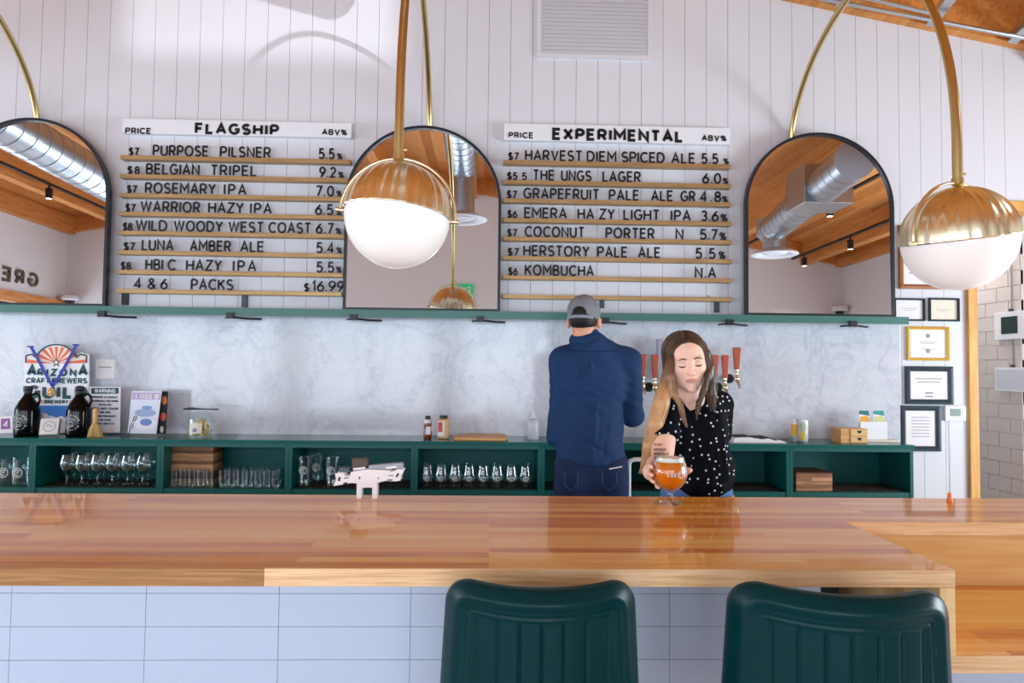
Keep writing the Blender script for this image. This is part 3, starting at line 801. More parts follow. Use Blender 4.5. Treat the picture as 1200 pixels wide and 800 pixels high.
d1 = duct('ceiling_duct', 'silver spiral duct seen in the middle mirror', [(-0.33, 1.15, 3.66), (-0.30, 3.25, 3.66)], 0.15)
diffuser(d1, (-0.33, 1.32, 3.12), 0.27, 0.56)
d2 = duct('ceiling_duct', 'silver spiral duct with a box plenum seen in the right mirror', [(3.35, 0.35, 3.26), (2.95, 3.0, 3.26)], 0.16)
diffuser(d2, (3.33, 0.5, 2.96), 0.27)
MB().box(2.88, 3.34, 1.85, 2.25, 3.10, 3.47).build('plenum_box', M_GALV, d2, bevel=0.005)
MB().tube([(3.35,0.35,3.4), (3.35,0.35,3.26), (3.35,0.35,3.2)], 0.165, 24).build('end_cap', M_GALV, d2, smooth=40)
d3 = duct('ceiling_duct', 'silver spiral duct seen in the left mirror', [(-3.75, 1.2, 3.28), (-3.6, 3.85, 3.28)], 0.17)
M_GLOW = mat('lamp lens', (255,236,208), 0.4, emit=6.0)
def track(X, Y0, Y1, heads, label):
    z = zc(X) - 0.33
    root = thing('track_light', label, 'track light', (X, (Y0+Y1)/2, z), 'track lights on the ceiling timbers')
    MB().box(X-0.018, X+0.018, Y0, Y1, z, z+0.028).build('rail', M_BLACK, root)
    for hy in heads:
        h = MB().tube([(X, hy, z-0.04), (X, hy, z-0.16)], 0.038, 18); h.tube([(X, hy, z), (X, hy, z-0.04)], 0.012, 8)
        hh = h.build('spot_head', M_BLACK, root, smooth=40)
        MB().tube([(X, hy, z-0.161), (X, hy, z-0.163)], 0.031, 18).build('lens', M_GLOW, hh)
        sl = bpy.data.lights.new('track_spot', 'SPOT'); sl.energy = 35; sl.color = (1.0, 0.9, 0.78); sl.spot_size = math.radians(95); sl.spot_blend = 0.6; sl.shadow_soft_size = 0.03
        so = bpy.data.objects.new('track_spot', sl); COL.objects.link(so); so.location = (X, hy, z-0.17)
track(4.62, -1.9, 3.2, (-1.5, -0.2), 'black track light along the timber near the right wall, in the right mirror')
track(3.80, -1.9, 3.2, (0.9, 2.3), 'black track light beside the duct, in the right mirror')
track(-4.45, -1.9, 3.4, (-0.7, 1.2, 2.9), 'black track light along a timber, in the left mirror')
track(-5.3, -1.9, 3.2, (0.2, 1.9), 'black track light nearest the left wall, in the left mirror')
# exit sign and wall lettering, seen reversed in the mirrors
ex = thing('exit_sign', 'small green exit sign on the front wall seen in the middle mirror', 'sign', (-0.47, YF, 2.7))
q = (-0.46, 2.77)
MB().box(q[0]-0.17, q[0]+0.17, YF, YF+0.03, q[1]-0.08, q[1]+0.12).build('plate', mat('exit green', (40,190,120), 0.5, emit=0.35), ex)
mb = MB(); write(mb, 'EXIT', (q[0]+0.13, YF+0.031, q[1]-0.04), (-1,0,0), (0,0,1), (0,0.004,0), 0.12, 0.26, 0.18); mb.build('lettering', M_WHITE, ex)
gw = MB(); write(gw, 'GREEN', (XL+0.004, -1.42, 2.66), (0,1,0), (0,0,1), (0.02,0,0), 0.2, 1.25, 0.2)
tag(gw.build('wall_lettering', mat('bronze letters', (96,84,66), 0.5)), 'large raised letters GREEN over the left window, seen in the left mirror', 'sign')
for (cx, cy, lab) in ((XL+0.16, YF+0.14, 'small white dome camera in the corner seen in the left mirror'), (XR-0.14, YF+0.14, 'small white dome camera in the corner seen in the right mirror')):
    cmr = thing('dome_camera', lab, 'camera', (cx, cy, 2.53))
    MB().lathe([(0.0005,0.10),(0.11,0.10),(0.12,0.05),(0.09,0.03),(0.0005,0.03)], (cx, cy, 2.51), 24).build('base', M_WHITE, cmr, smooth=40)
    MB().ell((cx, cy, 2.54), (0.07,0.07,0.06), nu=20, nv=10).build('dome', M_BLACK, cmr, smooth=True)
# conduits under the roof at the upper right
a = W(960, -2, 4.06); b = W(1235, 51, 4.06); a2 = W(1005, -5, 3.96); b2 = W(1098, 17, 3.96)
cd_ = thing('conduit', 'long pale steel conduit under the roof edge at upper right', 'conduit', b)
MB().tube([a - (b-a)*0.3, b], 0.013, 12).build('pipe', M_GALV, cd_, smooth=50)
cd2 = thing('conduit', 'shorter pale steel conduit ending at a strut above the lamp arch', 'conduit', b2)
MB().tube([a2 - (b2-a2)*0.8, b2], 0.013, 12).build('pipe', M_GALV, cd2, smooth=50)
for px, py, n_ in ((988, 3, 'left end of the conduits'), (1096, 23, 'middle of the conduits'), (1194, 44, 'right end of the conduits')):
    q = W(px, py, 4.1)
    s = MB().obox((q.x, 4.04, zc(q.x)-0.245+0.0), (Vector((1,0,-SLOPE)).normalized(), Vector((0.25,1,0)).normalized(), Vector((SLOPE,0,1)).normalized()), (0.03, 0.17, 0.03))
    tag(s.build('strut_channel', M_GALV), 'grey strut channel at the ' + n_, 'bracket', 'strut channels under the roof')

# ================================================================== BACK BAR
YC = 3.95; TOPT = 0.02
XB = [W(px, 545, YC).x for px in (-113, 37.5, 187.5, 338, 485.5, 634.5, 780, 925.5, 1070.5)]
ZS = W(420, 573.5, YC).z            # top of the visible shelf
wt_ = MB().box(XB[0], XB[-1]+0.004, YC-0.012, D-0.016, CABZ-TOPT, CABZ)
tag(wt_.build('back_bar_worktop', mat('dark green worktop', (16,92,88), 0.2), bevel=0.002), 'long dark green back bar worktop under the marble', 'worktop')
holds = ['holding logo mugs at the far left', 'under the guild sign, holding a row of stemmed glasses', 'holding a wood crate and small taster glasses',
         'holding three tall logo glasses on a mat', 'holding eight rounded glasses under the spice bottles', 'behind the man in navy',
         'behind the woman, with a white pipe', 'at the right end, holding a striped wood box']
for i in range(8):
    x0, x1 = XB[i]+0.0006, XB[i+1]-0.0006; zt = CABZ-TOPT-0.0006; yb = D-0.017
    cb = thing('back_bar_cabinet', 'dark green open cabinet bay '+holds[i], 'cabinet', ((x0+x1)/2, yb, 0), 'green back bar cabinets')
    for a in (x0, x1-0.019):
        MB().box(a, a+0.019, YC, yb, 0.08, zt).build('side_panel', M_GREEN, cb)
    MB().box(x0+0.0195, x1-0.0195, yb-0.012, yb, 0.08, zt).build('back_panel', M_GREEN_IN, cb)
    MB().box(x0+0.0195, x1-0.0195, YC-0.002, yb-0.0125, zt-0.022, zt).build('top_rail', M_GREEN, cb)
    MB().box(x0+0.0195, x1-0.0195, YC+0.004, yb-0.0125, ZS-0.028, ZS).build('shelf', M_GREEN, cb)
    MB().box(x0+0.0195, x1-0.0195, YC+0.004, yb-0.0125, 0.08, 0.1).build('shelf', M_GREEN, cb)
    MB().box(x0, x1, YC+0.05, yb, 0.0, 0.0795).build('plinth', M_BLACK, cb)
# rubber bar mats with raised nubs on the shelf of some bays
M_RUB = mat('black rubber', (22,26,26), 0.35)
for i, lab in ((1,'black nubbed bar mat under the stemmed glasses'),(3,'black nubbed bar mat under the tall logo glasses'),(4,'black nubbed bar mat under the eight rounded glasses'),
               (5,'black nubbed bar mat in the bay behind the man'),(6,'black nubbed bar mat in the bay behind the woman'),(7,'black nubbed bar mat beside the striped wood box')):
    x0, x1 = XB[i]+0.03, XB[i+1]-0.03
    if i == 7: x0 = W(980, 570, YC).x
    mb = MB().box(x0, x1, YC+0.03, D-0.05, ZS+0.0003, ZS+0.005)
    x = x0+0.012; rw = 0
    while x < x1-0.008:
        for j in range(11):
            y = YC+0.045+j*0.022+(0.011 if rw % 2 else 0); r = 0.0055
            mb.add([(x-r,y-r,ZS+0.005),(x+r,y-r,ZS+0.005),(x+r,y+r,ZS+0.005),(x-r,y+r,ZS+0.005),(x,y,ZS+0.014)], [(0,1,4),(1,2,4),(2,3,4),(3,0,4)])
        x += 0.02; rw += 1
    tag(mb.build('bar_mat', M_RUB, fix=False), lab, 'bar mat', 'bar mats on the shelves')
ZM = ZS + 0.0145                      # on top of the nubs
M_ETCH = mat('white etched print', (214,224,226), 0.6)

# --- glassware
def shell(out, t=0.003):
    """closed wall from an outer profile (bottom to top)"""
    inn = [(max(0.0006, r-t), z+(t if i == 0 else 0)) for i, (r, z) in enumerate(out)]
    return out + list(reversed(inn))
def emblem(o, c, r, parent, mt, y):
    mb = MB(); n = 28
    mb.ribbon([(r*math.cos(2*math.pi*k/n), r*math.sin(2*math.pi*k/n)) for k in range(n+1)], r*0.16, (c[0],y,c[2]), (1,0,0),(0,0,1),(0,-0.0006,0))
    mb.ribbon([(r*.6*math.cos(2*math.pi*k/n), r*.55*math.sin(2*math.pi*k/n)) for k in range(3, n-4)], r*0.2, (c[0],y,c[2]), (1,0,0),(0,0,1),(0,-0.0006,0))
    mb.ribbon([(-r*.2,-r*.1),(r*.1,r*.15),(r*.3,-r*.05)], r*0.16, (c[0],y,c[2]), (1,0,0),(0,0,1),(0,-0.0006,0))
    mb.build('etched_logo', mt, parent)
def glass_thing(name, label, cat, loc, prof, group, logo=None):
    r = thing(name, label, cat, loc, group)
    MB().lathe([(0.0005,0.0)]+prof, loc, 28).build('glass_body', M_GLASS, r, smooth=50)
    if logo: emblem(r, (loc[0], loc[1], loc[2]+logo[0]), logo[1], r, M_ETCH, loc[1]-logo[2]-0.0006)
    return r
# mugs with logo, first bay
mugp = shell([(0.036,0.0),(0.037,0.004),(0.038,0.14),(0.0385,0.15)])
mug0 = None
for k, px in enumerate((-22, 8.5, 25)):
    loc = (W(px,568,4.03).x, 4.03, ZS+0.001); lab = ['leftmost logo mug glass in the bay left of the guild sign','middle logo mug glass in the bay left of the guild sign','rightmost logo mug glass in the bay left of the guild sign'][k]
    if mug0 is None: mug0 = glass_thing('mug_glass', lab, 'glass', loc, mugp, 'logo mugs', (0.075,0.026,0.038))
    else: copy_thing(mug0, loc, lab)
# stemmed glasses, second bay
stem = [(0.032,0.0),(0.033,0.003),(0.012,0.008),(0.006,0.02),(0.006,0.055),(0.02,0.064),(0.036,0.085),(0.042,0.105),(0.041,0.125),(0.034,0.15),(0.031,0.165)]
stem_in = [(0.0285,0.165),(0.0315,0.15),(0.0385,0.125),(0.0395,0.105),(0.0335,0.087),(0.017,0.068),(0.0006,0.062)]
g0 = None
for k in range(6):
    px = 78.5 + k*17.8; loc = (W(px,566,4.0).x, 4.0, ZM); lab = '%s stemmed beer glass from the left in the bay under the guild sign' % ORD[k]
    if g0 is None: g0 = glass_thing('stemmed_glass', lab, 'glass', loc, stem+stem_in, 'stemmed glasses')
    else: copy_thing(g0, loc, lab)
for k in range(6):
    px = 87 + k*17.3; loc = (W(px,563,4.14).x, 4.14, ZM)
    copy_thing(g0, loc, '%s stemmed beer glass from the left in the back row under the guild sign' % ORD[k])
# taster glasses, third bay
tp = shell([(0.02,0.0),(0.021,0.006),(0.023,0.02),(0.0245,0.09),(0.025,0.1)], 0.0025)
t0 = None
for k in range(5):
    px = 204 + k*10.3; loc = (W(px,570,4.0).x, 4.0, ZS+0.001); lab = '%s small taster glass from the left before the brown wood crate' % ORD[k]
    if t0 is None: t0 = glass_thing('taster_glass', lab, 'glass', loc, tp, 'taster glasses')
    else: copy_thing(t0, loc, lab)
for k in range(7):
    px = 261 + k*10.3; loc = (W(px,570,3.99).x, 3.99, ZS+0.001)
    copy_thing(t0, loc, '%s small taster glass from the left right of the brown wood crate' % ORD[k])
for k in range(7):
    px = 266 + k*10.0; loc = (W(px,565,4.11).x, 4.11, ZS+0.001)
    copy_thing(t0, loc, '%s small taster glass from the left in the back row right of the crate' % ORD[k])
a = W(201,570,4.06); b = W(251,522,4.06)
MB_ = MB().box(a.x, b.x, 4.05, 4.2, ZS+0.0006, b.z)
tag(MB_.build('wood_crate', M_CRATE, bevel=0.003), 'tall brown slatted wood crate behind the five small taster glasses', 'crate')
# tall logo glasses, fourth bay
pp = shell([(0.034,0.0),(0.035,0.006),(0.039,0.08),(0.042,0.155),(0.0425,0.16)])
p0_ = None
for k, (px, y, lab) in enumerate(((357,4.0,'tall logo glass at the left of three by the white counter stand'),(372,4.13,'tall logo glass in the middle of three by the white counter stand'),(389,4.0,'tall logo glass at the right of three by the white counter stand'))):
    loc = (W(px,568,y).x, y, ZM)
    if p0_ is None: p0_ = glass_thing('tall_glass', lab, 'glass', loc, pp, 'tall logo glasses', (0.09,0.021,0.0405))
    else: copy_thing(p0_, loc, lab)
# rounded glasses, fifth bay
rp = [(0.03,0.0),(0.031,0.003),(0.026,0.008),(0.024,0.012),(0.036,0.03),(0.0405,0.05),(0.0395,0.07),(0.033,0.1),(0.029,0.125),(0.0295,0.13)]
rpi = [(0.027,0.13),(0.0265,0.125),(0.0305,0.1),(0.037,0.07),(0.038,0.05),(0.033,0.032),(0.0006,0.02)]
r0 = None
for k in range(8):
    px = 500.5 + k*16.4; loc = (W(px,568,4.0).x, 4.0, ZM); lab = '%s rounded glass from the left in the row of eight under the spice bottles' % ORD[k]
    if r0 is None: r0 = glass_thing('rounded_glass', lab, 'glass', loc, rp+rpi, 'rounded glasses', (0.05,0.014,0.0415))
    else: copy_thing(r0, loc, lab)
# striped wood box, last bay
a = W(931.5,574,4.0); b = W(974,553,4.0)
tag(MB().box(a.x, b.x, 3.985, 4.2, ZS+0.0006, b.z).build('wood_box', M_CRATE, bevel=0.003), 'low striped wood box in the right end bay', 'box')
# white pipe between the man and the woman
q0, q1, q2 = W(737,582,3.93), W(737,538,3.93), W(757,538,3.93)
tag(MB().tube([(q0.x,3.93,0.2),(q1.x,3.93,q1.z-0.03),(q1.x+0.009,3.93,q1.z-0.008),(q1.x+0.03,3.93,q1.z),(q2.x+0.1,3.93,q1.z)], 0.013, 14).build('water_pipe', M_WHITE, smooth=60),
    'white bent water pipe before the green cabinet beside the man', 'pipe')

# ================================================================== THINGS ON THE BACK BAR
ZT = CABZ + 0.0006
def flat(mb, poly, Y, d=0.0016, mi=0):
    return mb.prism([(W(x,y,Y).x, W(x,y,Y).z) for x, y in poly], (0,Y,0), (1,0,0), (0,0,1), (0,d,0), mi)
def line_px(mb, txt, x0, x1, yt, yb, Y, wt=0.2, narrow=1.0, dd=0.0012):
    p = W(x0,yb,Y); q = W(x1,yb,Y); h = W(x0,yt,Y).z-p.z
    write(mb, txt, (p.x,Y,p.z), (1,0,0), (0,0,1), (0,-dd,0), h, q.x-p.x, wt, narrow=narrow)
# guild sign
YG = 4.2
arcT = [(66+ (26.5)*math.sin(math.radians(t)), 433.5-31.5*math.cos(math.radians(t))) for t in range(-62, 63, 6)]
shape = [(28,507),(28,415),(34.5,414)] + [(36,412.5)] + [(x, y) for x, y in arcT if 38 < x < 94] + [(96,412.5),(97.5,414),(104,415),(104,507)]
gs = thing('guild_sign', 'white arched sign reading ARIZONA CRAFT BREWERS GUILD with a red sunburst', 'sign', (W(66,500,YG).x, YG+0.01, ZT))
bz = ZT
bd = MB(); bd.prism([(W(x,y,YG).x, max(bz, W(x,y,YG).z)) for x, y in shape], (0,YG,0),(1,0,0),(0,0,1),(0,0.012,0)); bd.build('sign_board', M_WHITE, gs)
sun = MB()
def inarc(x): return 414+3 if (x < 36 or x > 96) else 433.5-28*math.sqrt(max(0, 1-((x-66)/31.0)**2))
sun_c = (66, 425.5)
for k in (-8, -6, -4, -2, 0, 2, 4, 6, 8):
    th0, th1 = math.radians(k*11-5.5), math.radians(k*11+5.5)
    pl = [sun_c]
    for t in np.linspace(th0, th1, 5):
        r = 4
        for r in np.arange(4, 60, 0.5):
            x = sun_c[0]+r*math.sin(t); y = sun_c[1]-r*math.cos(t)
            if x < 31.5 or x > 100.5 or y < (417.5 if (x < 37.5 or x > 94.5) else 433.5-27.5*math.sqrt(max(0.05,1-((x-66)/32.0)**2))): break
        pl.append((sun_c[0]+(r-.5)*math.sin(t), min(425.5, sun_c[1]-(r-.5)*math.cos(t))))
    flat(sun, pl, YG-0.0012, 0.001)
sun.build('sunburst', M_RED, gs)
cr = MB(); flat(cr, [(31,425.5),(31,417),(37.5,415.5)]+[(66+25*math.sin(math.radians(t)), 433.5-29*math.cos(math.radians(t))) for t in range(-60,61,6)]+[(94.5,415.5),(101,417),(101,425.5)], YG-0.0004, 0.0003); cr.build('sunburst_ground', M_CREAMPAPER, gs)
tb = MB()
bl = [(30.5,425),(30.5,416.5),(37.5,415)]+[(66+27.5*math.sin(math.radians(t)), 433.5-30*math.cos(math.radians(t))) for t in range(-60,61,6)]+[(94.5,415),(101.5,416.5),(101.5,425)]
P3 = [W(x,y,YG) for x,y in bl]
tb.ribbon([(p.x,p.z) for p in P3], 0.009, (0,YG-0.0015,0),(1,0,0),(0,0,1),(0,-0.001,0)); tb.build('border', M_TEAL, gs)
lt = MB()
line_px(lt,'A',31,41.5,427.5,440.5,YG-0.002,0.26); line_px(lt,'RIZON',43.5,89.5,431.5,440.5,YG-0.002,0.26); line_px(lt,'A',91,101.5,427.5,440.5,YG-0.002,0.26)
line_px(lt,'CRAFT',30.5,58,442.3,449,YG-0.002,0.22); line_px(lt,'BREWERS',61,102,442.3,449,YG-0.002,0.22)
line_px(lt,'GUILD',31,102,451,466.8,YG-0.002,0.27)
line_px(lt,'BREWERY',52,80,468.3,472.7,YG-0.002,0.24); lt.build('lettering', M_TEAL, gs)
st = MB(); sp = [(65.8+ (5.6 if k%2==0 else 2.2)*math.sin(math.pi*k/5), 424.5-(6.2 if k%2==0 else 2.5)*math.cos(math.pi*k/5)) for k in range(10)]
flat(st, sp, YG-0.003, 0.001); st.build('star', M_TEAL, gs)
si = MB(); flat(si, [(65.8+(x-65.8)*.55, 424.5+(y-424.5)*.55) for x, y in sp], YG-0.0045, 0.001); si.build('star_centre', M_CREAMPAPER, gs)
br = MB(); flat(br,[(45,469),(50.5,469),(50.5,470.2),(45,470.2)],YG-0.002,.001); flat(br,[(45,471.2),(50.5,471.2),(50.5,472.4),(45,472.4)],YG-0.002,.001)
flat(br,[(81.5,469),(87,469),(87,470.2),(81.5,470.2)],YG-0.002,.001); flat(br,[(81.5,471.2),(87,471.2),(87,472.4),(81.5,472.4)],YG-0.002,.001); br.build('bars', M_RED, gs)
mt_ = MB(); flat(mt_, [(30,475),(102,475),(102,486),(96,481),(88,488),(80,492),(72,487),(66,489),(58,486),(52,492),(47,481),(38,487),(30,481)], YG-0.002, .001); mt_.build('mountain_sky', M_SKYBLUE, gs)
# medal on a ribbon hung over the sign
md = thing('medal', 'gold medal on a royal blue ribbon draped over the guild sign', 'medal', (W(60,458,YG-0.02).x, YG-0.02, W(60,458,YG).z))
rb = MB()
for pts in ([(36,406),(42,416),(52,436),(61,452)],[(89.5,404),(82,418),(71,438),(61,453)]):
    P3 = [W(x,y,YG-0.02) for x,y in pts]; rb.ribbon([(p.x,p.z) for p in P3], 0.017, (0,YG-0.02,0),(1,0,0),(0,0,1),(0,0.0015,0))
for x, y in ((36,406),(89.5,404)):
    q = W(x,y,YG); rb.box(q.x-0.01,q.x+0.01,YG-0.021,YG+0.014,q.z-0.004,q.z+0.004)
rb.build('ribbon', M_BLUE, md)
q = W(59.5,459.5,YG-0.024)
g_ = MB().tube([(q.x,YG-0.022,q.z),(q.x,YG-0.026,q.z)],0.024,28); g_.build('disc', M_GOLD, md, smooth=40)
g_ = MB(); g_.tube([(q.x,YG-0.0255,q.z),(q.x,YG-0.0285,q.z)],0.009,6)
for k in range(10):
    an = 2*math.pi*k/10; g_.ell((q.x+0.0165*math.cos(an),YG-0.026,q.z+0.0165*math.sin(an)),0.004,nu=8,nv=6)
g_.build('relief', M_BRASS, md)
# growlers
gp_ = [(0.0005,0.0),(0.058,0.0),(0.063,0.006),(0.064,0.02),(0.064,0.145),(0.060,0.165),(0.046,0.195),(0.028,0.222),(0.0215,0.235),(0.021,0.252),(0.024,0.254),(0.024,0.262),(0.021,0.264)]
M_AMBER = mat('dark amber glass', (4,4,6), 0.1, spec=0.25)
gr0 = None
def growler(px, label, copy=None):
    loc = (W(px,506,4.07).x, 4.07, ZT)
    if copy: return copy_thing(copy, loc, label)
    r = thing('growler', label, 'jug', loc, 'dark growlers')
    MB().lathe(gp_+[(0.0005,0.264)], loc, 36).build('bottle_body', M_AMBER, r, smooth=50)
    MB().lathe([(0.0005,0.2645),(0.0235,0.2645),(0.0245,0.266),(0.0245,0.283),(0.022,0.287),(0.0005,0.287)], loc, 24).build('cap', M_BLACK, r, smooth=40)
    L = Vector(loc); hp = [L+Vector((0.028,0.0,0.238)), L+Vector((0.05,0,0.246)), L+Vector((0.066,0,0.228)), L+Vector((0.068,0,0.205)), L+Vector((0.06,0,0.178)), L+Vector((0.05,0,0.17))]
    MB().tube(hp, 0.0075, 10).build('handle', M_AMBER, r, smooth=60)
    lg = MB(); n = 24; y = loc[1]-0.0655
    cc = (loc[0]-0.004, loc[2]+0.082)
    def curved(x, z):   # wrap around the bottle
        a = (x)/0.0655; return Vector((loc[0]+0.0658*math.sin(a), loc[1]-0.0658*math.cos(a), loc[2]+z))
    def strok(pts, w):
        lg.tube([curved(p[0],p[1]) for p in pts], w/2, 6)
    strok([(0.024*math.cos(2*math.pi*k/n)-.004, 0.082+0.024*math.sin(2*math.pi*k/n)) for k in range(2,n-2)], 0.0035)
    strok([(-0.016,0.082),(-0.006,0.088),(0.004,0.080),(0.01,0.086)], 0.003); strok([(-0.012,0.07),(0,0.066),(0.008,0.072)], 0.003); strok([(-.008,.092),(.002,.096)],.003)
    for txt, a0, a1, R_, flip in (('GREENWOOD', 165, 20, 0.037, 1), ('BREWING', 205, 330, 0.047, -1)):
        for i, ch in enumerate(txt):
            an = math.radians(a0+(a1-a0)*i/(len(txt)-1)); bx, bz_ = R_*math.cos(an)-.004, 0.082+R_*math.sin(an)
            ux, uz = (math.sin(an), -math.cos(an)) if flip == 1 else (-math.sin(an), math.cos(an))
            vx, vz = -uz, ux; hh = 0.010; wch = GL[ch][0]
            for pl in GL[ch][1]:
                strok([(bx+ux*(p[0]-wch/2)*hh+vx*p[1]*hh, bz_+uz*(p[0]-wch/2)*hh+vz*p[1]*hh) for p in pl], 0.0024)
    lg.build('logo', M_ETCH, r); return r
gr0 = growler(31, 'dark growler jug at the left of the guild sign')
growler(91.5, 'dark growler jug at the right of the guild sign', gr0)
# coaster stack card, card behind, number card
Y_ = 4.06
cb_ = thing('coaster_box', 'small square white box with a round print between the growlers', 'box', (W(59,507,Y_).x, Y_, ZT))
q = W(59,498,Y_)
T_ = Matrix.Rotation(math.radians(-18),3,'X') @ Matrix.Rotation(math.radians(12),3,'Z') @ Matrix.Rotation(math.radians(-5),3,'Y')
ax3 = [T_ @ Vector(e) for e in ((1,0,0),(0,1,0),(0,0,1))]
hc = Vector((q.x, Y_, ZT+0.052))
MB().obox(hc, ax3, (0.048,0.016,0.047)).build('box_body', M_PAPER, cb_, bevel=0.002)
mb = MB(); n = 24
mb.ribbon([(0.03*math.cos(2*math.pi*k/n),0.03*math.sin(2*math.pi*k/n)) for k in range(n+1)],0.003, hc-ax3[1]*0.0162, ax3[0], ax3[2], -ax3[1]*0.0008)
mb.ribbon([(-0.014,0.002),(0,0.01),(0.012,-0.004)],0.004, hc-ax3[1]*0.0162, ax3[0], ax3[2], -ax3[1]*0.0008); mb.build('print', M_INK, cb_)
mb = MB(); flat(mb, [(48,507),(46,482),(56,485.5),(58,507)], 4.13, 0.003)
tag(mb.build('small_card', M_PAPER), 'small white card leaning behind the square coaster box', 'card')
nc = thing('number_card', 'small white card with a purple square and the number 4', 'card', (W(7,508,Y_).x, Y_, ZT))
mb = MB(); flat(mb, [(-1,507.5),(-1,488),(14.5,487),(15,507)], Y_, 0.004); mb.build('card', M_PAPER, nc)
mb = MB(); flat(mb, [(1,503),(1,490.5),(11.5,490),(12,502.5)], Y_-0.0012, 0.001); mb.build('purple_square', mat('purple print', (150,84,160), 0.6), nc)
mb = MB(); line_px(mb,'4',4,8.5,493,500.5,Y_-0.0016,0.2); mb.build('number', M_WHITE, nc)
# whisk broom
Yb = 4.03; wb = thing('whisk_broom', 'small straw whisk broom with a turned wooden handle standing on its bristles', 'broom', (W(111,508,Yb).x, Yb, ZT))
q = W(111,508,Yb); zz = W(111,478,Yb).z; zn = W(111,496,Yb).z
MB().lathe([(0.0005,zn-0.004),(0.014,zn-0.004),(0.011,zn+0.01),(0.0135,(zn+zz)/2),(0.011,zz-0.015),(0.013,zz-0.006),(0.009,zz),(0.0005,zz+0.001)], (q.x,Yb,0), 18).build('handle', M_BOARDWOOD, wb, smooth=50)
bb = MB(); rnd = random.Random(3)
for k in range(90):
    an = rnd.uniform(0,2*math.pi); rr = math.sqrt(rnd.random())
    bb.tube([(q.x+0.012*rr*math.cos(an), Yb+0.010*rr*math.sin(an), zn), (q.x+0.03*rr*math.cos(an), Yb+0.018*rr*math.sin(an), zn-0.03), (q.x+0.045*rr*math.cos(an)+0.004, Yb+0.022*rr*math.sin(an), ZT+0.001)], 0.0022, 5)
bb.build('bristles', mat('straw', (206,176,112), 0.8), wb)
MB().lathe([(0.0145,zn-0.005),(0.0155,zn),(0.0145,zn+0.005)], (q.x,Yb,0), 18).build('binding', M_TAN, wb, smooth=True)
# warning sign
Yw = 4.16; ws = thing('warning_sign', 'white warning notice leaning on the marble beside the guild sign', 'sign', (W(123,507,Yw).x, Yw, ZT))
mb = MB(); flat(mb, [(104,507),(104.8,453),(141.6,453),(140.5,506.5)], Yw, 0.004); mb.build('sign_board', M_WHITE, ws)
mb = MB(); flat(mb, [(106.8,461.3),(106.8,454.3),(139,454.3),(138.8,461)], Yw-0.0014, 0.001); mb.build('header_band', M_TEAL, ws)
mb = MB(); line_px(mb,'WARNING',110.8,135.3,455.4,460,Yw-0.0018,0.22); mb.build('header_lettering', M_WHITE, ws)
mb = MB()
for i, tx in enumerate(('DRINKING ALCOHOLIC','BEVERAGES, INCLUDING','DISTILLED','SPIRITS, BEER, COOLERS','AND WINE','DURING PREGNANCY','CAN CAUSE','BIRTH DEFECTS')):
    wd_ = min(31.5, 1.62*len(tx)); yy = 463.8+i*4.45; line_px(mb, tx, 123-wd_/2, 123+wd_/2, yy, yy+2.5, Yw-0.0016, 0.2)
mb.build('lettering', M_DARKINK, ws)
# small notice taped on the marble
nt = thing('paper_notice', 'small blank-looking white paper notice stuck on the marble above the warning sign', 'notice', (W(123,432,4.28).x, 4.28, W(123,444,4.28).z))
mb = MB(); flat(mb, [(112,443.5),(111.8,421),(134.7,421),(134.2,443)], 4.283, 0.0015); mb.build('paper', M_PAPER, nt)
mb = MB()
for k in range(7): flat(mb, [(116+k*2.1,431),(116+k*2.1,429.3),(117.5+k*2.1,429.3),(117.5+k*2.1,431)], 4.2815, 0.001)
mb.build('print', M_INK, nt)
# magazines
Yg = 4.09
mg = thing('magazine', 'white magazine with a blue dish on its cover leaning on the marble', 'magazine', (W(170,507,Yg).x, Yg, ZT))
mb = MB(); flat(mb, [(149.5,507.5),(154.5,458),(189.5,458.5),(183,508)], Yg, 0.006); mb.build('cover', mat('pale cover', (214,218,236), 0.3), mg)
mb = MB(); flat(mb,[(154,468),(155,459.5),(188.5,460),(187.6,468)],Yg-0.0012,.001); mb.build('title_band', mat('mauve band',(186,160,200),0.4), mg)
mb = MB(); line_px(mb,'A TASTE OF',158.5,187,461.5,467.3,Yg-0.0018,0.22); mb.build('lettering', M_WHITE, mg)
def disc_px(cx, cy, rx, ry, Y, d, n=28): 
    mb = MB(); flat(mb, [(cx+rx*math.cos(2*math.pi*k/n), cy+ry*math.sin(2*math.pi*k/n)) for k in range(n)], Y, d); return mb
mb = disc_px(170,483.5,12.5,4.6,Yg-0.0014,.001); mb.add(*[[],[]]); flat(mb,[(166,481),(166,486),(177,486),(177,481)],Yg-0.002,.0005); mb.build('print', mat('grey blue print',(150,168,206),0.4), mg)
mb = disc_px(170,496.5,13.5,6.5,Yg-0.0014,.001); mb.build('dish_print', mat('white print',(232,232,244),0.4), mg)
mb = disc_px(171,494.5,7,4.2,Yg-0.0024,.001); mb.build('food_print', mat('blue print',(104,134,196),0.4), mg)
mb = disc_px(172,477.5,6,2.2,Yg-0.0024,.001); mb.build('food_print', mat('blue print two',(120,150,206),0.4), mg)
mb = MB()
for k, (x,y) in enumerate(((157,490),(159.5,490),(153.5,498),(156,498),(152,505))): flat(mb,[(x-2,y+4),(x+.5,y-3),(x+1.3,y-3),(x-1,y+4)],Yg-0.0014,.001)
mb.build('title_print', M_DARKINK, mg)
m2 = thing('magazine', 'dark food magazine peeking out behind the white magazine', 'magazine', (W(190,507,4.13).x, 4.13, ZT))
mb = MB(); flat(mb, [(165,507.5),(170,458),(196.6,458.5),(194,508)], 4.12, 0.006); mb.build('cover', M_DARKINK, m2)
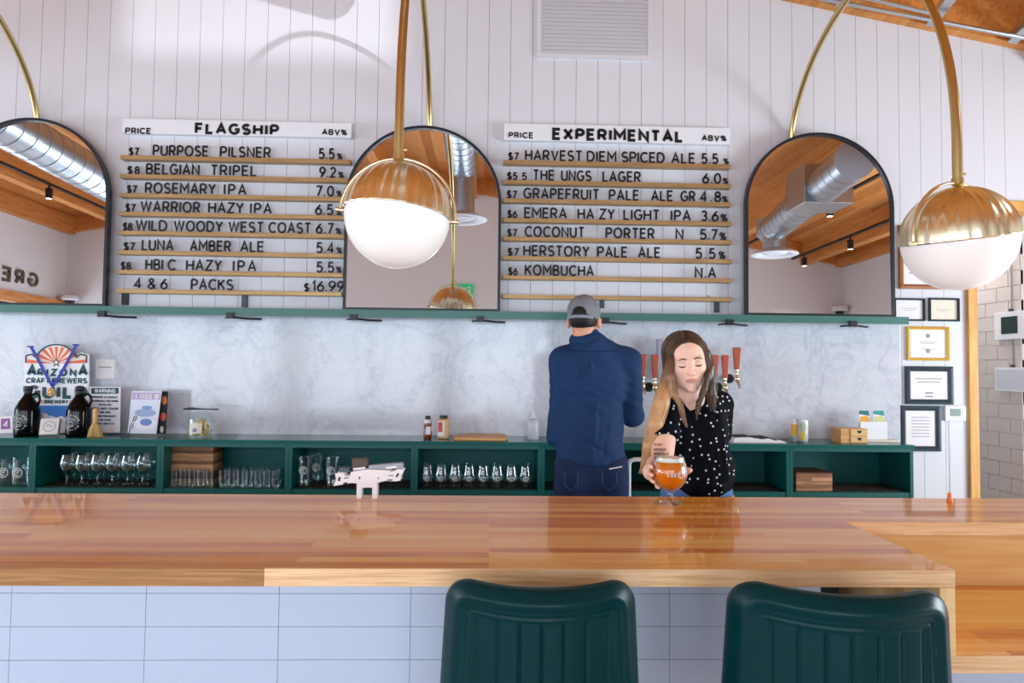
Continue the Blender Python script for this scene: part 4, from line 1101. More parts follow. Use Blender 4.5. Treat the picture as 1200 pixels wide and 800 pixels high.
for cx, cy, rx, ry, c_ in ((192.3,469,3.2,5,(214,120,40)),(191,488,3.6,5,(206,78,40)),(189.5,503,2,4,(220,214,206))):
    disc_px(cx,cy,rx,ry,4.119,.001).build('photo_print', mat('food photo',c_,0.4), m2)
# jar of corks, tongs across it
Yj = 4.08; q = W(234.5,508,Yj); jr = thing('cork_jar', 'wide glass jar of corks with a small label', 'jar', (q.x,Yj,ZT))
jz = W(234,481,Yj).z-ZT; R_ = 0.07; M_JAR = M_GLASS.copy(); M_JAR.node_tree.nodes['Map Range'].inputs['To Min'].default_value = .02; M_JAR.node_tree.nodes['Map Range'].inputs['To Max'].default_value = .5
MB().lathe([(0.0005,0)]+shell([(R_-.006,0.0),(R_,0.006),(R_,jz*0.66),(R_-.004,jz*0.74),(R_*0.84,jz*0.86),(R_*0.82,jz*0.9),(R_*0.88,jz*0.93),(R_*0.88,jz)],0.003), (q.x,Yj,ZT), 36).build('glass_body', M_JAR, jr, smooth=50)
ck = thing('cork_pile', 'pale corks filling the glass jar', 'corks', (q.x,Yj,ZT+.004)); ck['kind'] = 'stuff'
mb = MB(); rnd = random.Random(5)
for k in range(95):
    rr = 0.052*math.sqrt(rnd.random()); an = rnd.uniform(0,6.28); z = 0.014+0.085*rnd.random()*(1-0.2*rr/0.05)
    if z > 0.06 and rr*math.cos(an) < -0.02: z -= 0.03
    c_ = Vector((q.x+rr*math.cos(an), Yj+rr*math.sin(an), ZT+z)); dv = Vector((rnd.uniform(-1,1),rnd.uniform(-1,1),rnd.uniform(-.5,.5))).normalized()*0.009
    mb.tube([c_-dv, c_+dv], 0.0085, 9)
mb.build('cork', mat('cork',(222,192,120),0.8), ck)
mb = MB(); n=8
vs=[];
for k in range(n+1):
    a_=math.radians(-120+60*k/n); vs += [(q.x+0.0712*math.cos(a_),Yj+0.0712*math.sin(a_),ZT+0.025),(q.x+0.0712*math.cos(a_),Yj+0.0712*math.sin(a_),ZT+0.085)]
mb.add(vs,[(2*k,2*k+2,2*k+3,2*k+1) for k in range(n)]); lb_ = mb.build('label', M_CREAMPAPER, jr)
mb = MB(); a_ = math.radians(-92); mb.obox((q.x+0.0715*math.cos(a_),Yj+0.0715*math.sin(a_),ZT+0.045),(Vector((1,0,0)),Vector((0,1,0)),Vector((0,0,1))),(0.011,0.0008,0.011)); mb.build('label_print', mat('grey blue label',(130,140,180),0.6), lb_)
tz = ZT+jz+0.006
tg_ = thing('tongs', 'dark metal tongs lying across the mouth of the cork jar', 'tongs', (q.x,Yj,tz))
mb = MB(); l_ = W(216,477,Yj).x; r_ = W(255,477,Yj).x
mb.tube([(l_,Yj-0.01,tz+0.004),(l_+.05,Yj-.006,tz+0.006),(q.x,Yj,tz+0.003),(r_-0.03,Yj+.004,tz+.002),(r_,Yj+0.006,tz+.002)],[.005,.008,.004,.004,.005],8)
mb.tube([(l_+.01,Yj+0.015,tz+0.004),(q.x,Yj+.012,tz+0.003),(r_,Yj+0.01,tz+.002)],[.004,.004,.004],8); mb.build('arms', M_DARKSTEEL, tg_, smooth=60)
# sauce bottle and spice shaker
Ys = 4.1; q = W(501,513,Ys); h_ = W(501,487,Ys).z-ZT
sb = thing('sauce_bottle', 'small brown sauce bottle with a dark cap', 'bottle', (q.x,Ys,ZT))
MB().lathe([(0.0005,0),(0.022,0),(0.024,0.004),(0.024,h_*.3),(0.020,h_*.38),(0.021,h_*.46),(0.0235,h_*.6),(0.022,h_*.7),(0.014,h_*.78),(0.0005,h_*.78)],(q.x,Ys,ZT),24).build('bottle_body', mat('brown sauce',(120,52,28),0.12,coat=.5), sb, smooth=50)
MB().lathe([(0.0225,h_*.68),(0.023,h_*.74),(0.018,h_*.84),(0.0005,h_*.84)],(q.x,Ys,ZT),24).build('shoulder', M_PAPER, sb, smooth=50)
MB().lathe([(0.0005,h_*.84),(0.0165,h_*.84),(0.017,h_*.99),(0.015,h_),(0.0005,h_)],(q.x,Ys,ZT),20).build('cap', M_BLACK, sb, smooth=40)
MB().obox((q.x+0.006,Ys-0.0235,ZT+h_*.36),(Vector((1,0,0)),Vector((0,1,0)),Vector((0,0,1))),(0.013,0.002,0.024)).build('label', M_PAPER, sb)
q = W(519.5,514,Ys); h_ = W(519.5,486.5,Ys).z-ZT
ss = thing('spice_shaker', 'square tan spice shaker with a red and white label and black lid', 'shaker', (q.x,Ys,ZT))
MB().box(q.x-0.033,q.x+0.033,Ys-0.025,Ys+0.025,ZT,ZT+h_*.86).build('body', mat('tan spice',(214,168,112),0.25), ss, bevel=0.008, seg=3)
MB().lathe([(0.0005,h_*.86),(0.0245,h_*.86),(0.0245,h_*.98),(0.022,h_),(0.0005,h_)],(q.x,Ys,ZT),24).build('lid', M_BLACK, ss, smooth=40)
MB().box(q.x-0.032,q.x+0.008,Ys-0.0265,Ys-0.0248,ZT+h_*.12,ZT+h_*.76).build('label', M_PAPER, ss)
MB().box(q.x-0.030,q.x-0.004,Ys-0.0275,Ys-0.0263,ZT+h_*.30,ZT+h_*.72).build('label_print', mat('red label',(206,72,72),0.5), ss)
# cutting board and white jug
a = W(530,515,3.98); b = W(596,515,3.98)
tag(MB().prism([(0,0),(0.012,-0.09),(b.x-a.x-0.02,-0.10),(b.x-a.x,0.0),(b.x-a.x-0.03,0.17),(0.08,0.18)],(a.x,4.08,ZT),(1,0,0),(0,1,0),(0,0,0.018)).build('cutting_board', M_BOARDWOOD, bevel=0.003),
    'thin bamboo cutting board lying flat left of the man', 'cutting board')
q = W(624.5,516,4.1); h_ = W(624,484,4.1).z-ZT
wj = thing('squeeze_bottle', 'frosted white squeeze bottle on the worktop left of the man', 'bottle', (q.x,4.1,ZT))
MB().lathe([(0.0005,0),(0.032,0),(0.035,0.005),(0.035,h_*.6),(0.03,h_*.72),(0.014,h_*.82),(0.0005,h_*.82)],(q.x,4.1,ZT),28).build('bottle_body', mat('frosted plastic',(222,226,236),0.4,trans=.3), wj, smooth=50)
MB().lathe([(0.0005,h_*.82),(0.017,h_*.82),(0.015,h_*.88),(0.006,h_*.9),(0.003,h_*1.05),(0.0005,h_*1.05)],(q.x,4.1,ZT),20).build('nozzle', M_WHITE, wj, smooth=40)
# folded paper right of the woman
a = W(857,518,4.02); b = W(919,518,4.02); mb = MB()
pts = [(a.x,ZT),(a.x+.01,ZT+.03),(a.x+.1,ZT+.034),(a.x+.17,ZT+.022),(a.x+.22,ZT+.028),(b.x-.03,ZT+.014),(b.x,ZT+.004),(b.x,ZT)]
mb.prism([(p[0],p[1]) for p in pts],(0,3.99,0),(1,0,0),(0,0,1),(0,0.17,0)); 
fp = tag(mb.build('folded_cloth', M_PAPER, bevel=0.002), 'folded white bar cloth with a dark edge right of the woman', 'cloth')
mb = MB(); mb.ribbon([(a.x+.02,ZT+.036),(a.x+.09,ZT+.04),(a.x+.13,ZT+.03),(a.x+.2,ZT+.034),(a.x+.26,ZT+.016)],0.006,(0,3.9885,0),(1,0,0),(0,0,1),(0,0.1,0)); mb.build('dark_edge', M_DARKINK, fp)
# cans
def can(px, Yc, lab, bands):
    q = W(px,516,Yc); loc = (q.x,Yc,ZT); h_ = 0.122+0.012
    r = thing('drink_can', lab, 'can', loc, 'drink cans')
    MB().lathe([(0.0005,0.0),(0.022,0.0),(0.0285,0.008),(0.0285,h_-.012),(0.024,h_-.002),(0.0245,h_),(0.022,h_-.001),(0.0005,h_-.004)],loc,28).build('can_body', mat('can white',(220,222,226),0.25,0.3), r, smooth=40)
    for a0,a1,z0,z1,c_ in bands:
        MB().lathe([(0.0288,z0),(0.0288,z1)],loc,14,a0=a0,a1=a1).build('label_print', mat('can print',c_,0.35), r, smooth=True)
can(931,4.1,'left drink can with a golden yellow label patch',[(200,285,0.035,0.105,(222,172,56)),(180,240,0.012,0.03,(120,150,160))])
can(941.2,4.07,'right drink can with a pale green and yellow label',[(200,300,0.07,0.112,(176,200,170)),(210,270,0.014,0.066,(226,196,90))])
# little wooden drawer box
a = W(985.5,517.5,4.02); b = W(1016.5,502.5,4.02)
db = thing('drawer_box', 'small laser-cut wooden box with two drawers beside the cans', 'box', ((a.x+b.x)/2,4.07,ZT))
MB().box(a.x,b.x,4.02,4.14,ZT,b.z).build('carcass', M_BOARDWOOD, db, bevel=0.001)
hh = (b.z-ZT)/2
for k in range(2):
    dr = MB().box(a.x+(b.x-a.x)*.36,b.x-.004,4.014,4.0195,ZT+.004+hh*k,ZT+hh*(k+1)-.003).build('drawer', mat('birch',(224,186,124),0.55), db)
    cx = a.x+(b.x-a.x)*.68
    MB().prism([(-.014,.012),(.014,.012),(.010,.0),(0,-.006),(-.010,.0)],(cx,4.0125,ZT+hh*(k+.5)),(1,0,0),(0,0,1),(0,0.0012,0)).build('finger_hole', M_BLACK, dr)
# card holder
Yh = 4.16; ch_ = thing('card_holder', 'white card holder with colourful yellow and teal flyers', 'card holder', (W(1026,517,Yh).x,Yh,ZT))
mb = MB(); flat(mb,[(1008,516.5),(1008.5,494),(1040,494),(1040,516.5)],Yh-.02,.004); mb.build('front_panel', M_WHITE, ch_)
a = W(1008,516,Yh); b = W(1048,513,Yh); MB().box(a.x,b.x,Yh-.06,Yh+.02,ZT,ZT+.012).build('base', M_CREAMPAPER, ch_)
for x0,x1,cc in ((1006.5,1019,((20,110,124),(228,168,52))),(1023,1036.5,((30,150,142),(206,206,140)))):
    mb = MB(); flat(mb,[(x0,516),(x0,481),(x1,481),(x1,516)],Yh,.003); fl_ = mb.build('flyer', M_PAPER, ch_)
    mb = MB(); flat(mb,[(x0+.5,485),(x0+.5,481),(x1-1,481),(x1,487)],Yh-.0012,.001); mb.build('print', mat('teal flyer print',cc[0],.5), fl_)
    mb = MB(); flat(mb,[(x0+1.5,494),(x0+2,488),(x1-3,487),(x1,489.5),(x1,494)],Yh-.0012,.001); mb.build('print', mat('yellow flyer print',cc[1],.5), fl_)

# ================================================================== TAPS
def tap(px, ybase, ytop, lab, wid=0.021, k=0):
    z0, z1 = W(px,ybase,4.22).z, W(px,ytop,4.22).z; X = W(px,ybase,4.22).x
    t = thing('beer_tap', lab, 'beer tap', (X,D-0.016,z0-0.06), 'beer taps on the marble')
    yf = 4.2
    mb = MB(); w0, w1 = wid*0.62, wid
    vs = []
    for z, w_ in ((z0,w0),(z1-.006,w1),(z1,w1*.92)): vs += [(X-w_,yf-w_*.7,z),(X+w_,yf-w_*.7,z),(X+w_,yf+w_*.7,z),(X-w_,yf+w_*.7,z)]
    fs = [(0,3,2,1),(8,9,10,11)]
    for L_ in range(2):
        for j in range(4): fs.append((L_*4+j,L_*4+(j+1)%4,L_*4+4+(j+1)%4,L_*4+4+j))
    mb.add(vs,fs); mb.build('tap_handle', M_TAP, t, bevel=0.003)
    zf = z0-0.045
    f = MB(); f.lathe([(0.0005,0),(0.011,0),(0.013,.006),(0.009,.012),(0.009,.03),(0.013,.036),(0.011,.046),(0.0005,.046)],(X,yf,zf),16)
    f.tube([(X,yf,zf),(X,yf,zf-.02)],[.013,.012],14); f.ell((X,yf,zf-.012),(.017,.019,.017),nu=16,nv=10)
    f.tube([(X,yf,zf-.012),(X,D-.02,zf-.012)],.011,14); f.build('faucet', M_BRASS, t, smooth=50)
    f = MB(); f.tube([(X,yf-.004,zf-.02),(X+.004,yf-.03,zf-.05),(X+.006,yf-.036,zf-.075)],[.010,.008,.0065],12); f.build('spout', M_STEEL, t, smooth=50)
    MB().lathe([(0.0005,0.0),(0.029,0.0),(0.030,.006),(0.026,.018),(0.02,.024),(0.0005,.024)],(X-0.018,D-.0155,zf-.012),28,Matrix.Rotation(math.radians(90),3,'X')).build('flange', M_BLACK, t, smooth=40)
tap(752.5,441.5,415,'beer tap next to the man, first of the taps from the left')
tap(766.5,443,415.5,'beer tap second from the left, before the tall grey handle')
tap(836.5,443,416,'beer tap half hidden behind the right side of the long brown hair')
tap(848.5,443,416,'beer tap second from the right')
tap(862,433,407,'beer tap at the far right with the highest handle',0.0225)
tg2 = thing('beer_tap', 'beer tap with a tall grey and cream block handle behind the head of the woman', 'beer tap', (W(776,440,4.22).x,D-.016,1.42), 'beer taps on the marble')
a = W(770.5,445,4.2); b = W(776.5,397,4.2); c_ = W(786,397,4.2)
MB().box(a.x,b.x-.0003,4.19,4.235,a.z,b.z).build('tap_handle', mat('grey handle',(150,160,178),.4), tg2, bevel=.002)
MB().box(b.x+.0003,c_.x,4.188,4.235,a.z,c_.z+.004).build('tap_handle', mat('cream handle',(216,204,190),.5), tg2, bevel=.002)
f = MB(); X = (a.x+c_.x)/2; f.tube([(X,4.21,a.z),(X,4.21,a.z-.05)],.011,14); f.tube([(X,4.21,a.z-.04),(X,D-.02,a.z-.04)],.011,14); f.build('faucet', M_BRASS, tg2, smooth=50)

# ================================================================== RIGHT WALL PIECE: certificates etc.
def certificate(px4, lab, mt, fw, extras=(), paper=M_PAPER):
    (x0,y0),(x1,y1) = px4; Y = D-0.004; p = W(x0,y1,D-.02); q = W(x1,y0,D-.02)
    r = thing('framed_certificate', lab, 'certificate', ((p.x+q.x)/2,D,p.z), 'framed certificates on the planks')
    f = MB(); ox = [(p.x,p.z),(q.x,p.z),(q.x,q.z),(p.x,q.z)]; ix = [(p.x+fw,p.z+fw),(q.x-fw,p.z+fw),(q.x-fw,q.z-fw),(p.x+fw,q.z-fw)]
    md_ = [((a[0]+b[0])/2,(a[1]+b[1])/2) for a,b in zip(ox,ix)]
    vs = []
    for y, pl in ((D-.001,ox),(D-.018,ox),(D-.023,md_),(D-.012,ix),(D-.001,ix)): vs += [(a,y,b) for a,b in pl]
    f.add(vs,[(k*4+j,k*4+(j+1)%4,(k+1)%5*4+(j+1)%4,(k+1)%5*4+j) for k in range(5) for j in range(4)]); f.build('frame', mt, r)
    MB().box(ix[0][0],ix[1][0],D-.008,D-.002,ix[0][1],ix[2][1]).build('paper', paper, r)
    pr = MB(); w_ = ix[1][0]-ix[0][0]; h_ = ix[2][1]-ix[0][1]
    for (u0,u1,v_,t_) in extras: pr.box(ix[0][0]+u0*w_,ix[0][0]+u1*w_,D-.0095,D-.0082,ix[0][1]+v_*h_,ix[0][1]+(v_+t_)*h_)
    if extras: pr.build('print', M_INK, r)
    return r, ix
lines = [(.2,.8,.8-.09*k,.018) for k in range(7)]
certificate(((1055,265),(1131,338)),'large brown wood framed certificate mostly hidden behind the right globe lamp',M_FRAMEWOOD,.03,[(.1,.9,.2,.02),(.1,.9,.3,.02)])
certificate(((1049,349.5),(1084.5,375.5)),'small dark framed certificate touching the end of the green shelf',M_FRAME_D,.012,[(.2,.8,.55,.02),(.3,.7,.45,.02)],M_PAPER)
certificate(((1090,349.3),(1125,376)),'small dark framed cream certificate beside the pine trim',M_FRAME_D,.012,[(.2,.8,.5,.015),(.3,.7,.4,.015)],M_CREAMPAPER)
r_, ix = certificate(((1064.5,383),(1113,422)),'gold framed certificate with two round seals',M_GOLD,.018,[(.25,.75,.55,.015),(.3,.7,.5,.015),(.3,.7,.3,.015)])
for v_ in (.78,.24):
    cx, cz_ = ix[0][0]+.5*(ix[1][0]-ix[0][0]), ix[0][1]+v_*(ix[2][1]-ix[0][1])
    MB().tube([(cx,D-.0082,cz_),(cx,D-.0095,cz_)],.014,20).build('seal', M_INK, r_)
certificate(((1062.5,429.5),(1117.5,473.5)),'dark blue framed certificate below the gold frame',M_FRAME_D,.032,[(.15,.85,.72,.03),(.2,.8,.6,.03),(.4,.6,.2,.06),(.4,.6,.08,.05)])
certificate(((1057,475.5),(1103,528.5)),'lowest dark framed certificate, its corner behind the cabinet',M_FRAME_D,.032,lines)
# thermostat
th_ = thing('thermostat', 'white wall thermostat with a grey green display', 'thermostat', (W(1119,483,D).x,D,W(1119,493,D).z))
a = W(1107.5,493,D-.02); b = W(1131.5,475.5,D-.02)
MB().box(a.x,b.x,D-.024,D-.001,a.z,b.z).build('housing', M_WHITE, th_, bevel=.004, seg=3)
a = W(1114.5,487.5,D-.03); b = W(1126.5,478.8,D-.03); dsp = MB().box(a.x,b.x,D-.0256,D-.0235,a.z,b.z).build('display', mat('lcd',(104,128,118),.3), th_)
MB().box(b.x+.012,b.x+.022,D-.0256,D-.0235,a.z+.006,b.z-.006).build('button', M_WHITE, th_)
gap_p = W(1112.5,493,D-.004)
MB().tube([(gap_p.x,D-.004,gap_p.z),(gap_p.x+.004,D-.004,gap_p.z-.3),(gap_p.x+.002,D-.004,.6)],.0016,6).build('gap_line', M_PAPER, th_)  # added thin line where a plank gap runs; the thermostat has no cable
# wall tablet and whiteboard hung on the block passage wall
def hung(pxs, lab, nm, cat, inner, cord_to):
    P_ = [PX(x,y,HX-.01) for x,y in pxs]; y0, y1 = min(p.y for p in P_), max(p.y for p in P_); z0 = P_[2].z; z1 = P_[0].z
    r = thing(nm, lab, cat, (HX,(y0+y1)/2,z0))
    MB().box(HX-.03,HX-.0005,y0,y1,z0,z1).build('frame', M_WHITE, r, bevel=.003)
    dy, dz = (y1-y0), (z1-z0); u0,u1,v0,v1,mt = inner
    MB().box(HX-.032,HX-.0295,y0+dy*u0,y0+dy*u1,z0+dz*v0,z0+dz*v1).build('face', mt, r)
    ym = (y0+y1)/2
    MB().tube([(HX-.012,ym,z1),(HX-.012,ym,z1+.02)],.012,10).build('clip', M_DARKSTEEL, r)
    MB().tube([(HX-.006,ym,z1+.01),(HX-.006,ym,z1+cord_to)],.003,6).build('cord', M_INK, r)
    return r
hung([(1168,367),(1203,367),(1203,396.5)],'white wall tablet with a dark green screen hung on the block wall','wall_tablet','tablet',(.2,.75,.2,.82,mat('dark screen',(14,52,48),.2)),.5)
hung([(1168.5,430.5),(1206,430.5),(1206,459.5)],'pale framed dry-erase board hung on the block wall under the tablet','whiteboard','whiteboard',(.06,.94,.1,.9,mat('shiny white',(206,212,226),.08)),.3)

# ================================================================== BAR
BZ = 1.07
YB0 = PZ(560, 665.5, BZ).y; YB1 = PZ(560, 580.5, BZ).y; YST = PZ(1150, 611.5, BZ).y
XE = PZ(1120, 668, BZ).x; XJ = PZ(311, 664.5, BZ).x; XRR = 3.3; TH = 0.038; LZ = 0.885
bt = thing('bar_worktop', 'long glossy butcher-block bar top', 'bar top', (0, (YB0+YB1)/2, BZ))
edge_l = wood('brown edge grain', (126,82,40), (158,108,58), (182,134,82), 0.35, coat=.4, stretch=(2,30,60))
edge_r = wood('pale edge grain', (196,146,98), (222,178,132), (236,204,166), 0.35, coat=.4, stretch=(2,30,60))
MB().box(-4.6, XJ, YB0, YB1, BZ-TH, BZ).build('slab', M_TOP, bt)
MB().prism([(XJ,YB0),(XE,YB0),(XE,YST),(XRR,YST),(XRR,YB1),(XJ,YB1)], (0,0,BZ-TH), (1,0,0), (0,1,0), (0,0,TH)).build('slab', M_TOP, bt)
MB().box(XE-0.034, XE, YB0-0.005, YST+0.01, LZ-TH, BZ-TH-0.0005).build('end_panel', M_TOP2, bt, bevel=0.002)
MB().box(XE+0.0005, XRR, YST-0.005, YST-0.0002, BZ-TH, BZ).build('edge_strip', edge_r, bt, bevel=0.0015)
MB().box(XE+0.0005, XRR, YST+0.012, YST+0.03, LZ-0.03, BZ-TH-0.0005).build('riser', M_TOP2, bt)
MB().box(-4.6, XJ, YB0-0.006, YB0-0.0002, BZ-TH, BZ).build('edge_strip', edge_l, bt, bevel=0.0015)
MB().box(XJ, XE, YB0-0.006, YB0-0.0002, BZ-TH, BZ).build('edge_strip', edge_r, bt, bevel=0.0015)
lw = MB().box(XE+0.0005, XRR, YB0, YST+0.011, LZ-TH, LZ).build('lower_worktop', M_TOP, None, bevel=0.003)
tag(lw, 'lower butcher-block counter stepped down at the right end of the bar', 'counter')
MB().box(XE-0.034, XRR, YB0-0.006, YB0-0.0002, LZ-TH, LZ).build('edge_strip', edge_r, lw, bevel=0.0015)
# tiled bar front
YT = 1.72
XT1 = W(962, 720, YT).x
bf = MB(); bf.box(-4.6, XT1, YT+0.006, YT+0.3, 0.0, BZ-TH-0.002, mi=1)
bf.box(XT1, XE-0.04, YT+0.2, YT+0.3, 0.0, BZ-TH-0.002, mi=2)
bf.box(XE-0.033, XRR, YT+0.006, YT+0.2, 0.0, LZ-TH-0.002, mi=1)
tw = W(322.8-170, 0, YT).x - W(0, 0, YT).x; th = (W(300,734,YT).z - W(300,773,YT).z)
xa = W(170, 740, YT).x; za = W(300, 734, YT).z
i0 = int((-4.6-xa)/tw)-1
k = i0
while xa + k*tw < XRR:
    a, b = xa+k*tw, xa+(k+1)*tw; j = -12
    while za + j*th < BZ-TH:
        z0, z1 = max(0, za+j*th), za+(j+1)*th
        for lo, hi, zt_ in ((-4.6, XT1, BZ-TH-0.003), (XE-0.033, XRR, LZ-TH-0.003)):
            aa, bb = max(a, lo), min(b, hi); zz = min(z1, zt_)
            if bb-aa > 0.004 and zz-z0 > 0.004: bf.box(aa+0.0006, bb-0.0006, YT, YT+0.01, z0+0.0006, zz-0.0006)
        j += 1
    k += 1
o = bf.build('bar_front', [M_TILE, M_GROUT, M_BLACK]); o['kind'] = 'structure'

# ================================================================== STOOLS
def stool(c, rot, zt, label, sc=1.0):
    """c: point of the back's lower outside middle; the sitter faces +Y"""
    root = thing('bar_stool', label, 'bar stool', (c[0], c[1], 0), 'teal leather bar stools')
    hw, h = 0.196*sc, 0.40*sc; zb = zt-h
    ax_ = axis(-hw-0.04, hw+0.04, 0.0024); ay_ = axis(-0.12, 0.12, 0.0035); az_ = axis(zb-0.03, zt+0.03, 0.0024)
    f = Field(ax_, ay_, az_)
    def fn(X,Y,Z):
        zc_ = (zb+zt)/2; top = np.clip((Z-zc_)/(h/2),-1,1)
        wz = hw*(1-0.055*top)
        cr = 0.055*sc
        sag = 0.006*(1-(X/hw)**2)
        qx = np.abs(X)-(wz-cr); qz = np.abs(Z+sag-zc_)-(h/2-cr)
        d2 = np.sqrt(np.maximum(qx,0)**2+np.maximum(qz,0)**2)+np.minimum(np.maximum(qx,qz),0)-cr
        yb = Y - (-0.045+0.085*(X/hw)**2) - 0.03*(zt-Z)*0 + 0.10*(Z-zt)*0
        t = 0.017+0.013*np.exp(-((d2+0.024)/0.014)**2)
        inner = 1/(1+np.exp((d2+0.060)/0.002))
        ch = np.abs(((X/(0.0415*sc)+0.5) % 1.0)-0.5)*0.0415*sc
        t = t - inner*0.0055*np.exp(-(ch/0.0030)**2)
        for off in (0.043, 0.053): t = t + 0.0030*np.exp(-((d2+off)/0.0026)**2)
        wy = np.abs(yb)-t+0.012; wd2 = d2+0.012
        return np.sqrt(np.maximum(wd2,0)**2+np.maximum(wy,0)**2)+np.minimum(np.maximum(wd2,wy),0)-0.012
    f.put(fn, (-hw,-0.15,zb), (hw,0.15,zt), 0.002)
    b = f.build('backrest', M_LEATHER, root, relax=1)
    f2 = Field(axis(-0.25,0.25,0.006), axis(-0.1,0.5,0.006), axis(zb-0.12,zb+0.08,0.005))
    f2.ell((0,0.17,zb-0.03),(0.215,0.225,0.045),k=0.01)
    f2.cap((-0.15,0.03,zb-0.03),(0.15,0.03,zb-0.03),0.04,0.04,0.03)
    s = f2.build('seat', M_LEATHER, root, relax=1)
    for o_ in (b, s):
        o_.data.transform(Matrix.Translation((c[0], c[1], 0)))
    br = MB().box(c[0]-0.03, c[0]+0.03, c[1]-0.03, c[1]+0.02, zb-0.06, zb+0.06); br.build('bracket', M_BLACK, root, bevel=0.004)
    for dx, dy in ((-1,-1),(1,-1),(-1,1),(1,1)):
        top = Vector((c[0]+0.13*dx, c[1]+0.17+0.12*dy, zb-0.06)); bot = Vector((c[0]+0.2*dx, c[1]+0.17+0.19*dy, 0.0))
        MB().tube([bot, top], 0.013, 10).build('leg', M_BLACK, root, smooth=40)
    fr_ = [Vector((c[0]+0.182*dx, c[1]+0.17+0.172*dy, 0.24)) for dx, dy in ((-1,-1),(1,-1),(1,1),(-1,1),(-1,-1))]
    MB().tube(fr_, 0.009, 8).build('footrest', M_BLACK, root, smooth=40)
    root.rotation_euler = (0,0,rot)
    return root
# ================================================================== THINGS ON THE BAR
# orange spray nozzle bottle behind the bar edge
q = W(1113,584,2.26); q = Vector((q.x,2.26,BZ+.0006))
ob = thing('bottle_cap_cone', 'tiny orange cone-shaped nozzle standing at the back edge of the bar, right end', 'nozzle', q)
MB().lathe([(0.0005,0),(.0095,0),(.0095,.006),(.0075,.01),(.006,.026),(.0045,.031),(.0005,.031)],q,18).build('cone', M_ORANGE, ob, smooth=40)
# white cut-out counter stand with slabs on top
Yk = 2.272; zb = BZ+.0006
cs = thing('flight_stand', 'white cut-out counter stand on a square foot, tilted, with dark slabs on top', 'stand', (W(431,580,Yk).x,Yk,zb))
def pz(x,y): p = W(x,y,Yk); return (p.x,max(p.z,zb))
def slab_px(pts, y0, d, name, mt, parent):
    mb = MB(); mb.prism([pz(x,y) for x,y in pts],(0,y0,0),(1,0,0),(0,0,1),(0,d,0)); return mb.build(name, mt, parent, bevel=.0012)
M_CUT = mat('white laminate',(232,228,232),.45)
def frame_px(x0,x1,y0,y1,t):
    return None
# pedestal: square arch
ped = MB(); o0 = pz(418,579.5); o1 = pz(442.3,566)
ped.box(o0[0],o1[0],Yk-.004,Yk+.004,o1[1]-.014,o1[1]); ped.box(o0[0],o0[0]+.016,Yk-.004,Yk+.004,zb,o1[1]-.0142); ped.box(o1[0]-.016,o1[0],Yk-.004,Yk+.004,zb,o1[1]-.0142)
ped.box(o0[0],o1[0],Yk+.02,Yk+.028,o1[1]-.014,o1[1]); ped.box(o0[0],o0[0]+.016,Yk+.02,Yk+.028,zb,o1[1]-.0142); ped.box(o1[0]-.016,o1[0],Yk+.02,Yk+.028,zb,o1[1]-.0142)
ped.build('foot', M_CUT, cs)
side = [(391,569),(394.5,561.5),(393,554),(404,553.5),(404.5,557),(411,557),(411.5,552.5),(432,549.5),(456,550.5),(458,552),(463.5,551.5),(463.8,549.6),(474,549.4),(471.5,555),(470,558.5),(470,562.5),(464,563.5),(452,563),(446,564.5),(440,566),(421,566),(412,565.5)]
slab_px(side, Yk-.008, .0038, 'side_plate', M_CUT, cs)
slab_px(side, Yk+.031, .0038, 'side_plate', M_CUT, cs)
mb = MB()
for pts in ([(396.5,563),(397.5,558.5),(400,558),(399,563)],[(403.5,560.3),(403.7,559.2),(409,558.5),(409,559.6)],[(421,559.5),(421.3,557.5),(423,558.5),(422,561.5)],[(443,561),(443.5,558.8),(444.6,558.6),(444,560.5)],[(455.5,557),(455.8,556.2),(461.5,556),(461.5,556.9)],[(464,558),(466,554),(468.5,553.8),(466,558.5)],[(402.5,566.5),(403.5,564.8),(408,564.5),(407.5,566.4)],[(453.5,562.3),(455,561),(460.5,561),(460,562.4)]):
    mb.prism([pz(x,y) for x,y in pts],(0,Yk-.0092,0),(1,0,0),(0,0,1),(0,.001,0))
mb.build('cut_out', M_DARKINK, cs)
slab_px([(397,553),(397,547.8),(409.5,548),(410,553.5)], Yk+.0, .03, 'slab', M_DARKSTEEL, cs)
slab_px([(412.5,549.5),(412,537.5),(430,537.5),(431,546.2)], Yk+.002, .028, 'slab', mat('dark brown slab',(74,58,46),.5), cs)
slab_px([(432,549),(432,545.5),(471.5,542.4),(472.5,547.5),(470,548.8)], Yk+.0, .03, 'slab', mat('grey slab',(150,156,168),.4), cs)
slab_px([(414,550.5),(413.8,548.4),(428,546.6),(428.2,549.4)], Yk-.004, .012, 'tab', M_CUT, cs)
slab_px([(452,549),(452,547),(464.5,545.4),(465,548.5)], Yk-.004, .012, 'tab', M_CUT, cs)
# goblet of beer
q = W(785,587,2.21); GX, GY = q.x, 2.21
s_ = 800/2.21
gb = thing('beer_goblet', 'stemmed goblet of amber beer with a foam top held by the woman', 'beer glass', (GX,GY,zb))
prof = [(0.038,0.0),(0.0385,0.002),(0.030,0.007),(0.013,0.013),(0.0085,0.019),(0.0095,0.026),(0.0085,0.034),(0.018,0.041),(0.036,0.054),(0.0515,0.074),(0.0575,0.096),(0.056,0.114),(0.050,0.132),(0.0455,0.143),(0.0455,0.151)]
inn = [(0.0432,0.151),(0.0432,0.143),(0.0476,0.132),(0.0536,0.114),(0.0552,0.096),(0.049,0.074),(0.0335,0.056),(0.016,0.045),(0.0006,0.043)]
M_GLASS2 = M_GLASS.copy(); M_GLASS2.node_tree.nodes['Map Range'].inputs['To Min'].default_value = .02; M_GLASS2.node_tree.nodes['Map Range'].inputs['To Max'].default_value = .9
